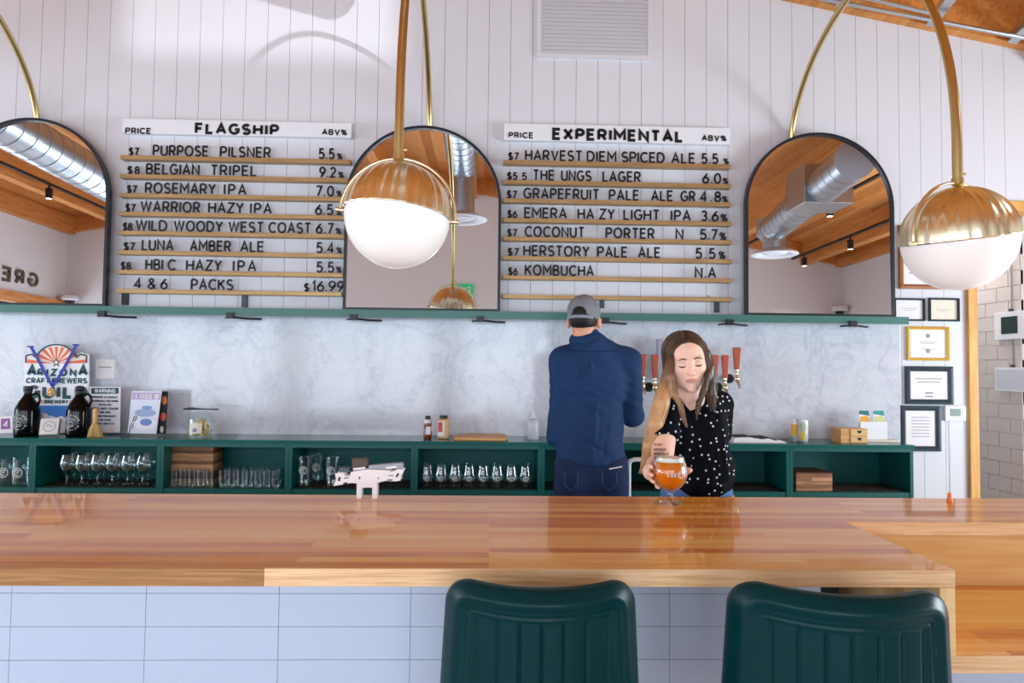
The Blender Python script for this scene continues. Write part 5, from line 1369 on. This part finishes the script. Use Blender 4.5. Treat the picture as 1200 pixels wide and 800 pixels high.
MB().lathe([(0.0005,0.0)]+prof+inn,(GX,GY,zb),48).build('glass_body', M_GLASS2, gb, smooth=60)
liq = [(0.0006,0.0438),(0.0158,0.0458),(0.0330,0.0568),(0.0484,0.0748),(0.0545,0.0962),(0.053,0.114),(0.047,0.132),(0.0455,0.136)]
M_BEER = mat('amber beer',(252,124,6),.2,ior=1.33,sss=.9)
N(M_BEER).b.inputs['Subsurface Radius'].default_value = (.06,.03,.008)
MB().lathe(liq+[(0.0005,0.136)],(GX,GY,zb),48).build('beer', M_BEER, gb, smooth=60)
MB().lathe([(0.0005,0.1362),(0.0452,0.1362),(0.0428,0.143),(0.0428,0.1475),(0.036,0.149),(0.0005,0.1495)],(GX,GY,zb),40).build('foam', mat('beer foam',(248,238,226),.8), gb, smooth=50)
mb = MB()
def onglass(x, z):
    zs = [p[1] for p in prof]; rs = [p[0] for p in prof]; r = float(np.interp(z, zs, rs))+.0006; a = x/r
    return Vector((GX+r*math.sin(a), GY-r*math.cos(a), zb+z))
n = 20
mb.tube([onglass(.022+.011*math.cos(2*math.pi*k/n), .1+.011*math.sin(2*math.pi*k/n)) for k in range(n+1)],.0011,6)
mb.tube([onglass(.022+.006*math.cos(2*math.pi*k/n), .1+.006*math.sin(2*math.pi*k/n)) for k in range(n-3)],.0011,6)
for x0 in (-.022,-.010,.000):
    mb.tube([onglass(x0,.094),onglass(x0,.104),onglass(x0+.006,.104)],.0012,6); mb.tube([onglass(x0,.099),onglass(x0+.005,.099)],.0012,6); mb.tube([onglass(x0,.0945),onglass(x0+.006,.0945)],.0012,6)
mb.build('logo', M_ETCH, gb)

# ================================================================== PEOPLE
def RX(a): return Matrix.Rotation(math.radians(a),3,'X')
def RY(a): return Matrix.Rotation(math.radians(a),3,'Y')
def RZ(a): return Matrix.Rotation(math.radians(a),3,'Z')
def head_sdf(f, c, R, S, female=True):
    """head in local axes: face toward -y, eyes at z=0"""
    def P(x,y,z): return tuple(Vector(c) + R @ (Vector((x,y,z))*S))
    Rn = [list(r) for r in R]
    def E(p, r, k, mode='add'): f.ell(P(*p), [q*S for q in r], Rn, k, mode)
    def C(a, b, ra, rb, k, mode='add'): f.cap(P(*a), P(*b), ra*S, rb*S, k, mode)
    E((0,.017,.036 if female else .043),(.077,.092,.072 if female else .080),.02)
    E((0,-.018,-.015),(.073,.074,.086),.03)
    E((0,-.030,-.068),(.053 if female else .054,.056,.048),.025)
    E((0,-.077,-.101),(.017,.014,.013),.018)
    for s in (-1,1):
        E((s*.041,-.056,-.022),(.022,.024,.022),.02)
        E((s*.030,-.078,.021),(.020,.010,.007),.014)
        E((s*.031,-.103,.001),(.0155,.018,.0115),.010,'sub')
        E((s*.031,-.0735,-.0005),(.0158,.0150,.0105),.005)
        E((s*.0095,-.1005,-.034),(.0075,.008,.0062),.006)
        E((s*(.066 if female else .085),.012,-.008 if female else -.016),(.008 if female else .011,.020,.030),.008)
        if not female: C((s*.070,-.004,.010),(s*.078,.02,.016),.006,.006,.006)
    C((0,-.087,.014),(0,-.108,-.028),.0065,.0088,.010)
    E((0,-.110,-.030),(.0088,.0082,.0075),.006)
    for s in (-1,1): E((s*.0062,-.109,-.0385),(.0030,.0042,.0030),.002,'sub')
    E((0,-.0905,-.0575),(.019,.0100,.0045),.006)
    E((0,-.0890,-.0655),(.0160,.0100,.0052),.006)
    C((-.019,-.0965,-.061),(.019,-.0965,-.061),.0014,.0014,.004,'sub')
    return P
def hand_sdf(f, wr, d, side, nrm, curl=35, size=1.0, k=.005):
    """relaxed hand: d along the fingers, side toward the thumb, nrm out of the palm"""
    wr, d, side, nrm = Vector(wr), Vector(d).normalized(), Vector(side).normalized(), Vector(nrm).normalized()
    R = Matrix((side, d, nrm)).transposed()
    pc = wr + d*.05*size; f.ell(tuple(pc), [.040*size,.050*size,.015*size], [list(r) for r in R], .012)
    for i, (o, L) in enumerate(((.030,.072),(.010,.080),(-.010,.074),(-.030,.058))):
        p = wr + d*.092*size + side*o*size; pts = [pc + side*o*.8*size, p]; a = 10
        for seg in (.45,.32,.23):
            a += curl*seg*1.3; dd = d*math.cos(math.radians(a)) + nrm*math.sin(math.radians(a)); p = p + dd*L*seg*size; pts.append(p)
        f.chain([tuple(q) for q in pts], [.010*size,.0098*size,.0088*size,.0082*size,.0072*size], k)
    t0 = wr + d*.02*size + side*.028*size; t1 = t0 + (d*.5+side*.8+nrm*.3).normalized()*.04*size; t2 = t1 + (d*.9+side*.25+nrm*.35).normalized()*.034*size; t3 = t2 + (d+nrm*.3).normalized()*.026*size
    f.chain([tuple(t0),tuple(t1),tuple(t2),tuple(t3)], [.014*size,.0115*size,.010*size,.008*size], k)

# ------------------------------------------------------------------ woman
wroot_xy = W(815,600,2.80)
wo = thing('person', 'long-haired woman in a black dotted blouse holding out the goblet of beer', 'person', (wroot_xy.x, 2.82, 0))
HR = RZ(-5) @ RY(-6) @ RX(13); HS = 1.0
eye_mid = W(809,427,2.63); HC = eye_mid - HR @ (Vector((0,-.085,0))*HS)
RS = W(781,483,2.72); LS = W(843,474,2.86); RE = W(775.5,541,2.55); NB = W(810,474,2.77)
th0 = math.radians(-10); PALM = Vector((GX+.078*math.sin(th0), GY+.078*math.cos(th0), zb+.093)); WR = Vector((GX-.028, GY+.135, zb+.082))
LE = W(836,535,3.03); LWR = W(824,560,3.12)
HIPc = W(816,612,2.82)
ax_ = axis(.40,1.12,.010,[(HC.x-.10,HC.x+.10,.0026),(GX-.09,GX+.085,.0032)])
ay_ = axis(2.10,3.30,.011,[(HC.y-.13,HC.y+.05,.0026),(GY-.08,GY+.10,.0035)])
az_ = axis(.0,1.70,.013,[(zb+.02,zb+.16,.0035),(HC.z-.15,HC.z+.14,.0026)])
f = Field(ax_,ay_,az_)
HP = head_sdf(f, HC, HR, HS)
f.cap(HP(0,.015,-.07), tuple(NB), .047,.055,.025)
f.chain([tuple(RS),tuple((RS+LS)/2+Vector((0,.02,.005))),tuple(LS)], [.05,.06,.05], .04)
for px,py,Y,r in ((812,508,2.80,(.135,.092,.15)),(818,555,2.81,(.115,.085,.14))): f.ell(tuple(W(px,py,Y)), r, k=.04)
f.ell(tuple(HIPc),(.15,.105,.14),k=.04)
for px in (794,840):
    h_ = W(px,640,2.83); f.chain([(h_.x,2.83,.86),(h_.x,2.80,.47),(h_.x,2.84,.08)],[.082,.055,.04],.02); f.cap((h_.x,2.84,.045),(h_.x,2.70,.035),.04,.033,.02)
f.chain([tuple(RS),tuple(RE),tuple(WR)],[.050,.041,.027],.012)
f.ell(tuple((RE*.55+WR*.45)),(.038,.05,.036),k=.02)
f.chain([tuple(LS),tuple(LE),tuple(LWR)],[.048,.040,.027],.012)
hand_sdf(f, LWR, (-.6,.25,-.75), (-.6,0,.6), (0,.9,.2), 30, .92, .006)
# right hand closed on the goblet
def bowl(z): return float(np.interp(z-zb,[p[1] for p in prof],[p[0] for p in prof]))
def around(th, z, out): 
    r = bowl(z)+out; a = math.radians(th); return (GX+r*math.sin(a), GY+r*math.cos(a), z)
Rp = RZ(28); f.ell(tuple(PALM),(.040,.0165,.043),[list(r) for r in Rp],.014)
f.cap(tuple(WR),tuple(PALM),.026,.022,.02)
for k_, (t1, dz, rr) in enumerate(((-100,.0,.0074),(-106,-.004,.0076),(-102,-.006,.0072),(-94,-.006,.0064))):
    z0 = zb+.122-.0205*k_; n_ = 6
    pts = [around(-30+(t1+30)*i/n_, z0+dz*i/n_-.004*(i/n_), rr+.0004) for i in range(n_+1)]
    f.chain([tuple(PALM+Vector((-.01,0,(1.5-k_)*.019)))]+pts, [rr*1.15]+[rr*(1.12-.06*i) if i in (0,2,4) else rr*(1.0-.045*i/2) for i in range(n_+1)], .0035)
pts = [around(12+74*i/5, zb+.085+.022*i/5, .0105) for i in range(6)]
f.chain([tuple(PALM+Vector((.02,.01,-.015)))]+pts, [.015,.0135,.0125,.0105,.0112,.0105,.0085], .006)
HRi = np.array(HR.transposed()); HCn = np.array(HC)
def lips(c):
    l = (c-HCn) @ HRi.T / HS; m_ = np.zeros(len(c), int)
    e = ((l[:,0])/.0205)**2 + ((l[:,2]+.0615)/.0070)**2
    m_[(e<1)&(l[:,1]<-.085)] = 1; return m_
wbody = f.build('body', [M_SKIN, M_LIP], wo, relax=1, pick=lips)
bv = np.array([v.co for v in wbody.data.vertices])+np.array(org(wo)); bl_ = (bv-HCn) @ HRi.T / HS
def surf(x, z, out=.0008):
    k_ = (np.abs(bl_[:,0]-x)<.0045)&(np.abs(bl_[:,2]-z)<.0045); y = bl_[k_,1].min() if k_.any() else -.09
    return Vector(HC) + HR @ (Vector((x,y-out,z))*HS)
M_BROW = mat('brown brow hair',(84,58,44),.7); M_LASH = mat('dark lashes',(40,28,26),.6)
for s in (-1,1):
    mb = MB(); mb.tube([surf(s*.014,.0215),surf(s*.022,.0248),surf(s*.032,.0255),surf(s*.041,.0225),surf(s*.046,.0185)],[.0020,.0027,.0025,.0018,.0008],8); mb.build('eyebrow', M_BROW, wo, smooth=True)
    mb = MB(); mb.tube([surf(s*.0185,-.0035,.0004),surf(s*.024,-.0068,.0006),surf(s*.031,-.0082,.0008),surf(s*.038,-.0066,.0006),surf(s*.0455,-.0025,.0004)],[.0009,.0018,.0024,.0022,.0010],8); mb.build('eyelashes', M_LASH, wo, smooth=True)
    mb = MB(); mb.tube([surf(s*.020,.0065,.0001),surf(s*.027,.0098,.0001),surf(s*.035,.0098,.0001),surf(s*.043,.006,.0001)],.0006,6); mb.build('eyelid_crease', mat('lid crease',(206,150,130),.6), wo, smooth=True)
# tattoo lines on the inside of the right arm
mb = MB(); rnd = random.Random(11)
bw = bv
def arm_pt(px, py):
    d_ = np.array(ray(px,py)); d_ = d_/np.linalg.norm(d_); v_ = bw-np.array(EYE); t_ = v_@d_; dist = np.linalg.norm(v_-t_[:,None]*d_,axis=1)
    k_ = np.where((dist<.012)&(bw[:,2]>1.08))[0]
    if not len(k_): return None
    t0_ = t_[k_].min(); return Vector(np.array(EYE)+d_*(t0_-.0015))
for row,(y0_,xa_,xb_) in enumerate(((520.5,767,775),(526.5,766,779),(531.5,766,783),(536.5,767,780))):
    x = xa_
    while x < xb_:
        pl = [arm_pt(x+dx, y0_+dy) for dx,dy in ((0,1.6),(.5,-1.6),(1.1,rnd.uniform(-1,1)),(1.8,1.4),(2.2,-1.4 if rnd.random()<.5 else .4))]
        pl = [p for p in pl if p is not None]
        if len(pl) > 2: mb.tube(pl, .0012, 5)
        x += rnd.uniform(2.6,3.4)
if mb.v: mb.build('tattoo', mat('tattoo ink',(108,104,112),.7), wo)
# hair
M_HAIR = bpy.data.materials.new('brown hair lightened at the ends'); M_HAIR.use_nodes = True; n_ = N(M_HAIR); n_.b.inputs['Roughness'].default_value = .42
ge = n_.new('ShaderNodeNewGeometry'); sx = n_.new('ShaderNodeSeparateXYZ'); n_.link(ge.outputs['Position'], sx.inputs[0])
mz = n_.new('ShaderNodeMapRange'); mz.inputs['From Min'].default_value = HC.z+.02; mz.inputs['From Max'].default_value = HC.z-.16; n_.link(sx.outputs['Z'], mz.inputs['Value'])
mx2 = n_.new('ShaderNodeMapRange'); mx2.inputs['From Min'].default_value = HC.x+.02; mx2.inputs['From Max'].default_value = HC.x-.11; n_.link(sx.outputs['X'], mx2.inputs['Value'])
mu = n_.new('ShaderNodeMath', operation='MULTIPLY'); n_.link(mz.outputs[0], mu.inputs[0]); n_.link(mx2.outputs[0], mu.inputs[1])
vn = n_.new('ShaderNodeVectorMath', operation='MULTIPLY'); vn.inputs[1].default_value = (130,60,7); n_.link(ge.outputs['Position'], vn.inputs[0])
no = n_.new('ShaderNodeTexNoise', Scale=1.0, Detail=3.0); n_.link(vn.outputs[0], no.inputs['Vector'])
ad = n_.new('ShaderNodeMath', operation='MULTIPLY_ADD'); ad.inputs[1].default_value = .5; n_.link(no.outputs['Fac'], ad.inputs[0]); n_.link(mu.outputs[0], ad.inputs[2])
sb_ = n_.new('ShaderNodeMath', operation='SUBTRACT'); sb_.inputs[1].default_value = .12; n_.link(ad.outputs[0], sb_.inputs[0])
n_.link(ramp(n_, sb_.outputs[0], [(0,lin(44,32,28)),(.25,lin(92,66,48)),(.65,lin(140,102,70)),(1.0,lin(196,152,104))]), n_.b.inputs['Base Color'])
guides = {
 'L':[(801,402,2.69,.024),(790,412,2.68,.020),(785,430,2.675,.019),(780,450,2.66,.025),(775,472,2.625,.030),(768,497,2.61,.028),(761,522,2.62,.024),(755,546,2.64,.011)],
 'L2':[(787,420,2.66,.012),(785,440,2.645,.015),(791,462,2.63,.014),(799,480,2.615,.009),(803,497,2.61,.004)],
 'R':[(817,402,2.68,.024),(827,414,2.67,.017),(832,430,2.665,.016),(833,446,2.665,.018),(834,462,2.67,.018),(835,478,2.67,.008)],
 'R3':[(824,404,2.69,.014),(829,420,2.695,.013),(829.5,438,2.70,.013),(829,456,2.70,.008)],
 'R2':[(831,436,2.645,.009),(825,456,2.635,.011),(819,472,2.625,.008),(816,490,2.615,.003)]}
f = Field(axis(.52,1.0,.0055),axis(HC.y-.16,HC.y+.16,.0055),axis(1.05,1.70,.0055))
def HPl(x,y,z): return tuple(Vector(HC)+HR@(Vector((x,y,z))*HS))
Rn = [list(r) for r in HR]
f.ell(HPl(0,.020,.030),[.0835*HS,.100*HS,.083*HS],Rn,.01)
f.ell(HPl(0,.045,-.04),[.080*HS,.075*HS,.11*HS],Rn,.03)
f.ell(HPl(.003,-.094,-.026),[.0745*HS,.07*HS,.118*HS],Rn,.010,'sub')
f.ell(HPl(.004,-.02,.129),[.004*HS,.12*HS,.020*HS],Rn,.008,'sub')
for g_ in guides.values(): f.chain([tuple(W(a,b,c)) for a,b,c,d in g_],[d for a,b,c,d in g_],.012)
hr = f.build('hair', M_HAIR, wo, relax=2)
mb = MB(); rnd = random.Random(21)
for nm, cnt in (('L',120),('L2',22),('R',46),('R3',14),('R2',16)):
    P_ = [(W(a,b,c),d) for a,b,c,d in guides[nm]]
    for _ in range(cnt):
        an = rnd.uniform(0,6.283); rr = rnd.uniform(.75,1.12); ph = rnd.uniform(0,6.28); wv = rnd.uniform(.002,.005); en = rnd.uniform(.75,1.06)
        pts = []; m_ = 22
        for i in range(m_+1):
            t = en*i/m_*(len(P_)-1); j = min(int(t),len(P_)-2); q = t-j
            p = P_[j][0].lerp(P_[j+1][0],q) if q <= 1 else P_[j+1][0]+(P_[j+1][0]-P_[j][0])*(q-1)
            d = P_[j][1]+(P_[j+1][1]-P_[j][1])*min(q,1)
            pts.append(p+Vector((math.cos(an)*d*rr+wv*math.sin(ph+i*.75)*i/m_, math.sin(an)*d*rr*.9+wv*math.cos(ph+i*.6)*i/m_, 0)))
        mb.tube(pts,[.0014+.0009*math.sin(math.pi*min(1,i/m_+.1)) for i in range(m_+1)],5,cap=False)
for _ in range(90):                     # combed strands over the crown
    s = rnd.choice((-1,1)); y0_ = rnd.uniform(-.045,.09); pts = []
    for i in range(15):
        a = math.radians(max(0,88-i*11)); dn = max(0,i-8)*.014; k_ = math.sqrt(max(.05,1-((y0_-.02)/.105)**2))
        pts.append(HPl(s*(.0850*math.cos(a)*k_+.002-dn*.06), y0_+.0015*i+dn*.15, .030+.0845*math.sin(a)*k_-dn))
    mb.tube(pts,.0016,5,cap=False)
mb.build('loose_strands', M_HAIR, hr, smooth=True, fix=False)
mb = MB()
for p in (surf(-.0655,-.045,.004),): 
    q = Vector(p)+Vector((-.004,0,-.004)); mb.tube([q,q+Vector((0,0,-.012))],.0008,6); mb.ell(q+Vector((0,0,-.018)),(.005,.004,.007),nu=10,nv=8)
mb.build('earring', M_STEEL, wo, smooth=True)
# blouse
hemz = W(820,585,2.75).z
f = Field(axis(.52,1.1,.0055),axis(2.5,3.15,.0055),axis(.9,1.42,.0055))
f.chain([tuple(RS),tuple((RS+LS)/2+Vector((0,.02,.006))),tuple(LS)],[.055,.066,.060],.04)
f.ell(tuple(W(812,506,2.80)),(.146,.102,.155),k=.05)
f.ell(tuple(W(820,552,2.80)),(.138,.105,.145),k=.05)
for s,(px,py) in enumerate(((800,508),(832,506))): f.ell(tuple(W(px,py,2.74)),(.058,.055,.055),k=.05)
f.cap(tuple(W(850,545,2.82)),tuple(W(845,577,2.80)),.03,.02,.05)
a_ = W(812.5,486,2.685); f.cap(tuple(a_),tuple(W(809,461,2.70)),.008,.056,.006,'sub')
for i,(x0,y0,x1,y1) in enumerate(((822,487,824,575),(834,482,846,572),(842,480,852,560),(802,500,806,575),(828,484,834,575))):
    f.cap(tuple(W(x0,y0,2.70)+Vector((0,-.0,0))),tuple(W(x1,y1,2.715)),.008,.010,.02)
f.cut((0,0,hemz),(0,0,-1))
bl2 = f.build('blouse', M_BLOUSE, wo, relax=2)
for A_,B_,t_,r0_,r1_ in ((RS,RE,.60,.054,.056),(LS,LE,.60,.058,.062)):
    e_ = A_.lerp(B_,t_); lo = [min(A_[i],e_[i])-.1 for i in range(3)]; hi = [max(A_[i],e_[i])+.1 for i in range(3)]
    f = Field(axis(lo[0],hi[0],.005),axis(lo[1],hi[1],.005),axis(lo[2],hi[2],.005))
    f.cap(tuple(A_),tuple(B_),r0_,r1_+.012,.01); f.cut(tuple(e_),tuple((B_-A_).normalized()+Vector((.25,0,0)))); f.build('sleeve', M_BLOUSE, bl2, relax=2)
mb = MB()
for px,py in ((813.5,491),(815.5,505),(817,520),(818.5,536)):
    p = None
    mb.ell(W(px,py,2.655 if py<500 else 2.662),(.0045,.003,.0045),nu=10,nv=6)
# collar edges of the V neck
col_ = MB()
for pts in ([(797,468,2.70),(803,477,2.675),(812.5,488,2.655)],[(823,466,2.72),(819,476,2.685),(812.8,488,2.655)]):
    col_.tube([W(*p) for p in pts],.0055,8)
col_.build('neckline', M_BLOUSE, bl2, smooth=True)
# jeans, belt, shoes
f = Field(axis(.6,1.1,.008),axis(2.6,3.05,.008),axis(.05,1.06,.009))
f.ell(tuple(HIPc),(.163,.118,.155),k=.04); f.cap((HIPc.x-.06,2.82,1.0),(HIPc.x+.06,2.82,1.0),.088,.088,.03)
for px in (794,840):
    h_ = W(px,640,2.83); f.chain([(h_.x,2.83,.86),(h_.x,2.80,.47),(h_.x,2.84,.10)],[.092,.068,.055],.02)
f.cut((0,0,1.03),(0,0,1)); f.build('jeans', M_DENIM_L, wo, relax=1)
bz_ = W(820,584,2.72).z
mb = MB(); mb.lathe([(.128,-.016),(.131,-.014),(.131,.014),(.128,.016)],(HIPc.x+.005,2.815,bz_-.012),40,Matrix.Diagonal(Vector((1.12,.86,1)))); mb.build('belt', M_TAN, wo, smooth=40)
for px in (794,840):
    h_ = W(px,640,2.83); f = Field(axis(h_.x-.08,h_.x+.08,.007),axis(2.58,2.95,.007),axis(-.02,.14,.006))
    f.cap((h_.x,2.85,.05),(h_.x,2.68,.038),.05,.042,.02); f.cut((0,0,.004),(0,0,-1)); f.build('shoe', M_BLACK, wo)

# ------------------------------------------------------------------ man, back to us
YM = 3.60
def m(px,py,y=YM): return tuple(W(px,py,y))
mc = W(693,600,YM)
ma = thing('person', 'man in a grey cap and navy overshirt standing with his back to the bar', 'person', (mc.x,YM,0))
MC = W(685,375.5,YM); MR = RZ(157) @ RX(6); MS = .98
f = Field(axis(mc.x-.45,mc.x+.5,.012,[(MC.x-.11,MC.x+.11,.005)]),axis(3.2,4.14,.012,[(MC.y-.13,MC.y+.14,.005)]),axis(0,2.0,.013,[(MC.z-.16,MC.z+.14,.005)]))
MP = head_sdf(f,MC,MR,MS,False)
f.cap(MP(0,.02,-.07),m(689,402,YM),.055,.062,.03)
SL, SR = Vector(m(658,421)), Vector(m(737,422))
f.chain([tuple(SL),m(694,412,YM),tuple(SR)],[.045,.052,.045],.04)
f.ell(m(695,445),(.155,.10,.19),k=.04); f.ell(m(693,500),(.14,.095,.17),k=.04); f.ell(m(693,558),(.155,.105,.13),k=.04)
EL, WL = Vector(m(657,492,YM+.05)), Vector(m(680,470,YM+.27)); ER, WRm = Vector(m(742,488,YM+.03)), Vector(m(728,462,YM+.27))
f.chain([tuple(SL),tuple(EL),tuple(WL)],[.055,.042,.03],.015); f.chain([tuple(SR),tuple(ER),tuple(WRm)],[.055,.042,.03],.015)
hand_sdf(f,WL,(.5,.8,.1),(0,0,1),(1,-.2,0),50,1.0,.007); hand_sdf(f,WRm,(.3,.85,.25),(0,0,1),(-1,.2,0),50,1.0,.007)
for px in (672,714):
    h_ = Vector(m(px,600)); f.chain([(h_.x,YM,.9),(h_.x,YM-.01,.5),(h_.x,YM,.09)],[.09,.06,.045],.02); f.cap((h_.x,YM-.02,.05),(h_.x,YM+.15,.04),.042,.036,.02)
f.build('body', M_SKIN_M, ma, relax=1)
# hair, beard
f = Field(axis(MC.x-.14,MC.x+.14,.0045),axis(MC.y-.16,MC.y+.16,.0045),axis(MC.z-.16,MC.z+.16,.0045))
Rn = [list(r) for r in MR]
f.ell(MP(0,.026,.010),[.0765*MS,.099*MS,.085*MS],Rn,.01)
def MPl(v): return Vector(MC)+MR@(Vector(v)*MS)
f.cut(tuple(MPl((0,.03,-.040))), tuple(MR@Vector((0,-.25,-1)))); f.cut(tuple(MPl((0,.012,0))), tuple(MR@Vector((0,-1,-.15))))
f.build('hair', M_HAIRDARK, ma, relax=1)
f = Field(axis(MC.x-.14,MC.x+.14,.005),axis(MC.y-.16,MC.y+.16,.005),axis(MC.z-.18,MC.z+.16,.005))
f.ell(MP(0,-.036,-.078),[.062*MS,.064*MS,.050*MS],Rn,.02); f.cut(tuple(MPl((0,-.02,-.045))),tuple(MR@Vector((0,.25,1)))); f.cut(tuple(MPl((0,-.016,0))),tuple(MR@Vector((0,1,.2)))); f.build('beard', M_HAIRDARK, ma, relax=1)
# cap
f = Field(axis(MC.x-.16,MC.x+.2,.0042),axis(MC.y-.16,MC.y+.28,.0042),axis(MC.z-.06,MC.z+.2,.0042))
f.ell(MP(0,.018,.042),[.089*MS,.108*MS,.094*MS],Rn,.01)
cn = MR@Vector((0,.12,-1)); f.cut(tuple(MPl((0,.02,-.002))),tuple(cn))
f.ell(MP(0,.125,.026),[.040*MS,.035*MS,.034*MS],Rn,.004,'sub')
f.ell(MP(0,-.13,.026),[.068*MS,.075*MS,.006*MS],Rn,.01)
cp = f.build('cap', M_CAPGREY, ma, relax=1)
mb = MB(); o_,u_,v_,w_ = MPl((0,0,0)),MR@Vector((1,0,0)),MR@Vector((0,1,0)),MR@Vector((0,0,1))
pts = []
for i in range(25):
    a = math.radians(40+100*i/24); pts.append(MPl((.0905*math.cos(a),.018+.1095*math.sin(a),.004)))
vs = []; n = len(pts)
for p,a in zip(pts,range(n)):
    rad = (p-MPl((0,.018,.004))); rad = rad.normalized()
    for dz,dr in ((-.011,.0),(-.011,.003),(.004,.003),(.004,.0)): vs.append(p+w_*dz*MS+rad*dr)
fs = [(i*4+j,i*4+(j+1)%4,i*4+4+(j+1)%4,i*4+4+j) for i in range(n-1) for j in range(4)]
mb.add(vs,fs); mb.build('strap', mat('pale grey strap',(136,142,156),.8), cp)
sm = MB()
for a in (0,60,120,180,240,300):
    pl = []
    for i in range(10):
        e = math.radians(8+82*i/9); pl.append(MPl((.0895*math.cos(e)*math.cos(math.radians(a+30)), .018+.1085*math.cos(e)*math.sin(math.radians(a+30)), .042+.0945*math.sin(e))))
    if a in (60,): pl = pl[3:]
    sm.tube(pl,.0012,6)
sm.ell(MPl((0,.018,.137)),(.007,.007,.004),nu=12,nv=8); sm.build('seam', mat('dark grey seam',(96,98,106),.8), cp, smooth=True)
# overshirt
hz = W(693,546,YM-.1).z
f = Field(axis(mc.x-.36,mc.x+.4,.0062),axis(3.3,4.0,.0062),axis(hz-.08,1.72,.0062))
f.chain([tuple(SL+Vector((.012,0,0))),m(694,411,YM),tuple(SR-Vector((.008,0,0)))],[.064,.080,.064],.05)
f.cap(m(687,393,YM),m(690,404,YM),.068,.090,.035)
f.ell(m(696,445),(.182,.118,.20),k=.05); f.ell(m(693,500),(.172,.116,.19),k=.05); f.ell(m(693,535),(.180,.122,.14),k=.05)
f.chain([tuple(SL),tuple(EL)],[.066,.058],.03); f.cap(tuple(EL),tuple(EL.lerp(WL,.75)),.058,.045,.02)
f.cap(m(657,470,YM+.02),m(651,512,YM+.03),.045,.05,.03); f.cap(m(656,505,YM),m(664,540,YM),.03,.03,.04)
f.chain([tuple(SR),tuple(ER)],[.066,.054],.03); f.cap(tuple(ER),tuple(ER.lerp(WRm,.75)),.054,.043,.02)
# folds: two pleats under the yoke, drag lines down the back and sleeve creases
for x0,y0,x1,y1,r,k_,md_ in ((680,411,676,445,.006,.012,'add'),(692,411,695,440,.006,.012,'add'),(686,412,686,450,.007,.02,'sub'),(720,440,708,530,.006,.02,'sub'),(668,450,676,530,.007,.02,'sub'),(700,470,694,540,.005,.02,'add'),
        (733,425,729,520,.007,.012,'sub'),(664,425,668,500,.006,.012,'sub'),(742,470,751,478,.005,.012,'sub'),(740,482,752,486,.005,.012,'sub'),(660,500,720,538,.005,.02,'sub')):
    yb_ = YM-.118; f.cap(m(x0,y0,yb_-.003),m(x1,y1,yb_),r,r,k_,md_)
def wob(X,Y,Z): return .0022*np.sin(31*X+9*Z+2*np.sin(7*Z))*np.sin(17*Z+11*X) + .0016*np.sin(60*X+14*np.sin(9*Z))
X_,Y_,Z_ = f._grid((slice(None),)*3); f.d = f.d + wob(X_,Y_,Z_).astype(np.float32)
f.cut((0,0,hz),(0,0,-1)); 
f.cap(MP(0,.0,-.03),m(687,385,YM+.01),.060,.060,.006,'sub')
shirt = f.build('overshirt', M_NAVY, ma, relax=2)
# collar band turned over
cl = Field(axis(mc.x-.16,mc.x+.16,.005),axis(3.4,3.8,.005),axis(1.55,1.78,.005))
nb = Vector(m(687.5,391.5,YM+.01))
cl.ell(tuple(nb+Vector((0,0,-.035))),(.094,.100,.062),k=.01); cl.ell(tuple(nb+Vector((0,.02,.02))),(.062,.070,.09),k=.006,mode='sub'); cl.cut(tuple(nb+Vector((0,0,.012))),(0,-.1,1)); cl.build('collar', M_NAVY, shirt, relax=2)
sm = MB(); sm.tube([Vector(m(x,y,Y)) for x,y,Y in ((660,409,YM-.07),(675,411,YM-.1),(697,412,YM-.105),(720,411,YM-.1),(736,410,YM-.07))],.002,6)
sm.build('yoke_seam', mat('dark navy seam',(6,32,78),.85), shirt, smooth=True)
# trousers
f = Field(axis(mc.x-.28,mc.x+.28,.0075),axis(3.4,3.8,.0075),axis(.06,1.1,.008))
f.ell(m(693,556),(.174,.118,.16),k=.04); f.cap(m(672,545),m(714,545),.10,.10,.03)
for px in (670,715):
    h_ = Vector(m(px,600)); f.ell((h_.x,YM-.045,.93),(.088,.085,.10),k=.03); f.chain([(h_.x,YM,.88),(h_.x,YM-.01,.5),(h_.x,YM,.10)],[.098,.075,.062],.02)
f.cut((0,0,1.06),(0,0,1)); tr = f.build('jeans', M_DENIM, ma, relax=1)
M_ST = mat('pale stitch',(70,96,140),.8)
for pts in ([(662,553),(662,568),(669,575),(677,568),(677,551)],[(706,551),(706,568),(714,575),(722,568),(723,553)]):
    sm = MB(); sm.tube([Vector(m(x,y,YM-.131)) for x,y in pts],.0012,5); sm.build('pocket_seam', M_ST, tr)
tgp = MB(); tgp.tube([Vector(m(714,549.3,YM-.128)),Vector(m(729,546.5,YM-.118))],.0035,6); tgp.build('label_edge', M_WHITE, tr)
for px in (672,714):
    h_ = Vector(m(px,600)); f = Field(axis(h_.x-.09,h_.x+.09,.008),axis(YM-.14,YM+.26,.008),axis(-.02,.16,.007))
    f.cap((h_.x,YM-.03,.055),(h_.x,YM+.16,.045),.055,.046,.02); f.cut((0,0,.004),(0,0,-1)); f.build('shoe', M_BLACK, ma)
ys = 1.32
q = W(640, 679, ys)
stool((W(634,700,ys).x, ys, 0), math.radians(-1.5), W(640,677,ys).z, 'teal leather bar stool on the left of the two, channel-stitched back square to the bar', 0.985)
ys2 = 1.2
stool((W(985,700,ys2).x, ys2, 0), math.radians(-9), W(985,684,ys2).z, 'teal leather bar stool on the right of the two, turned toward the lower counter', 1.0)
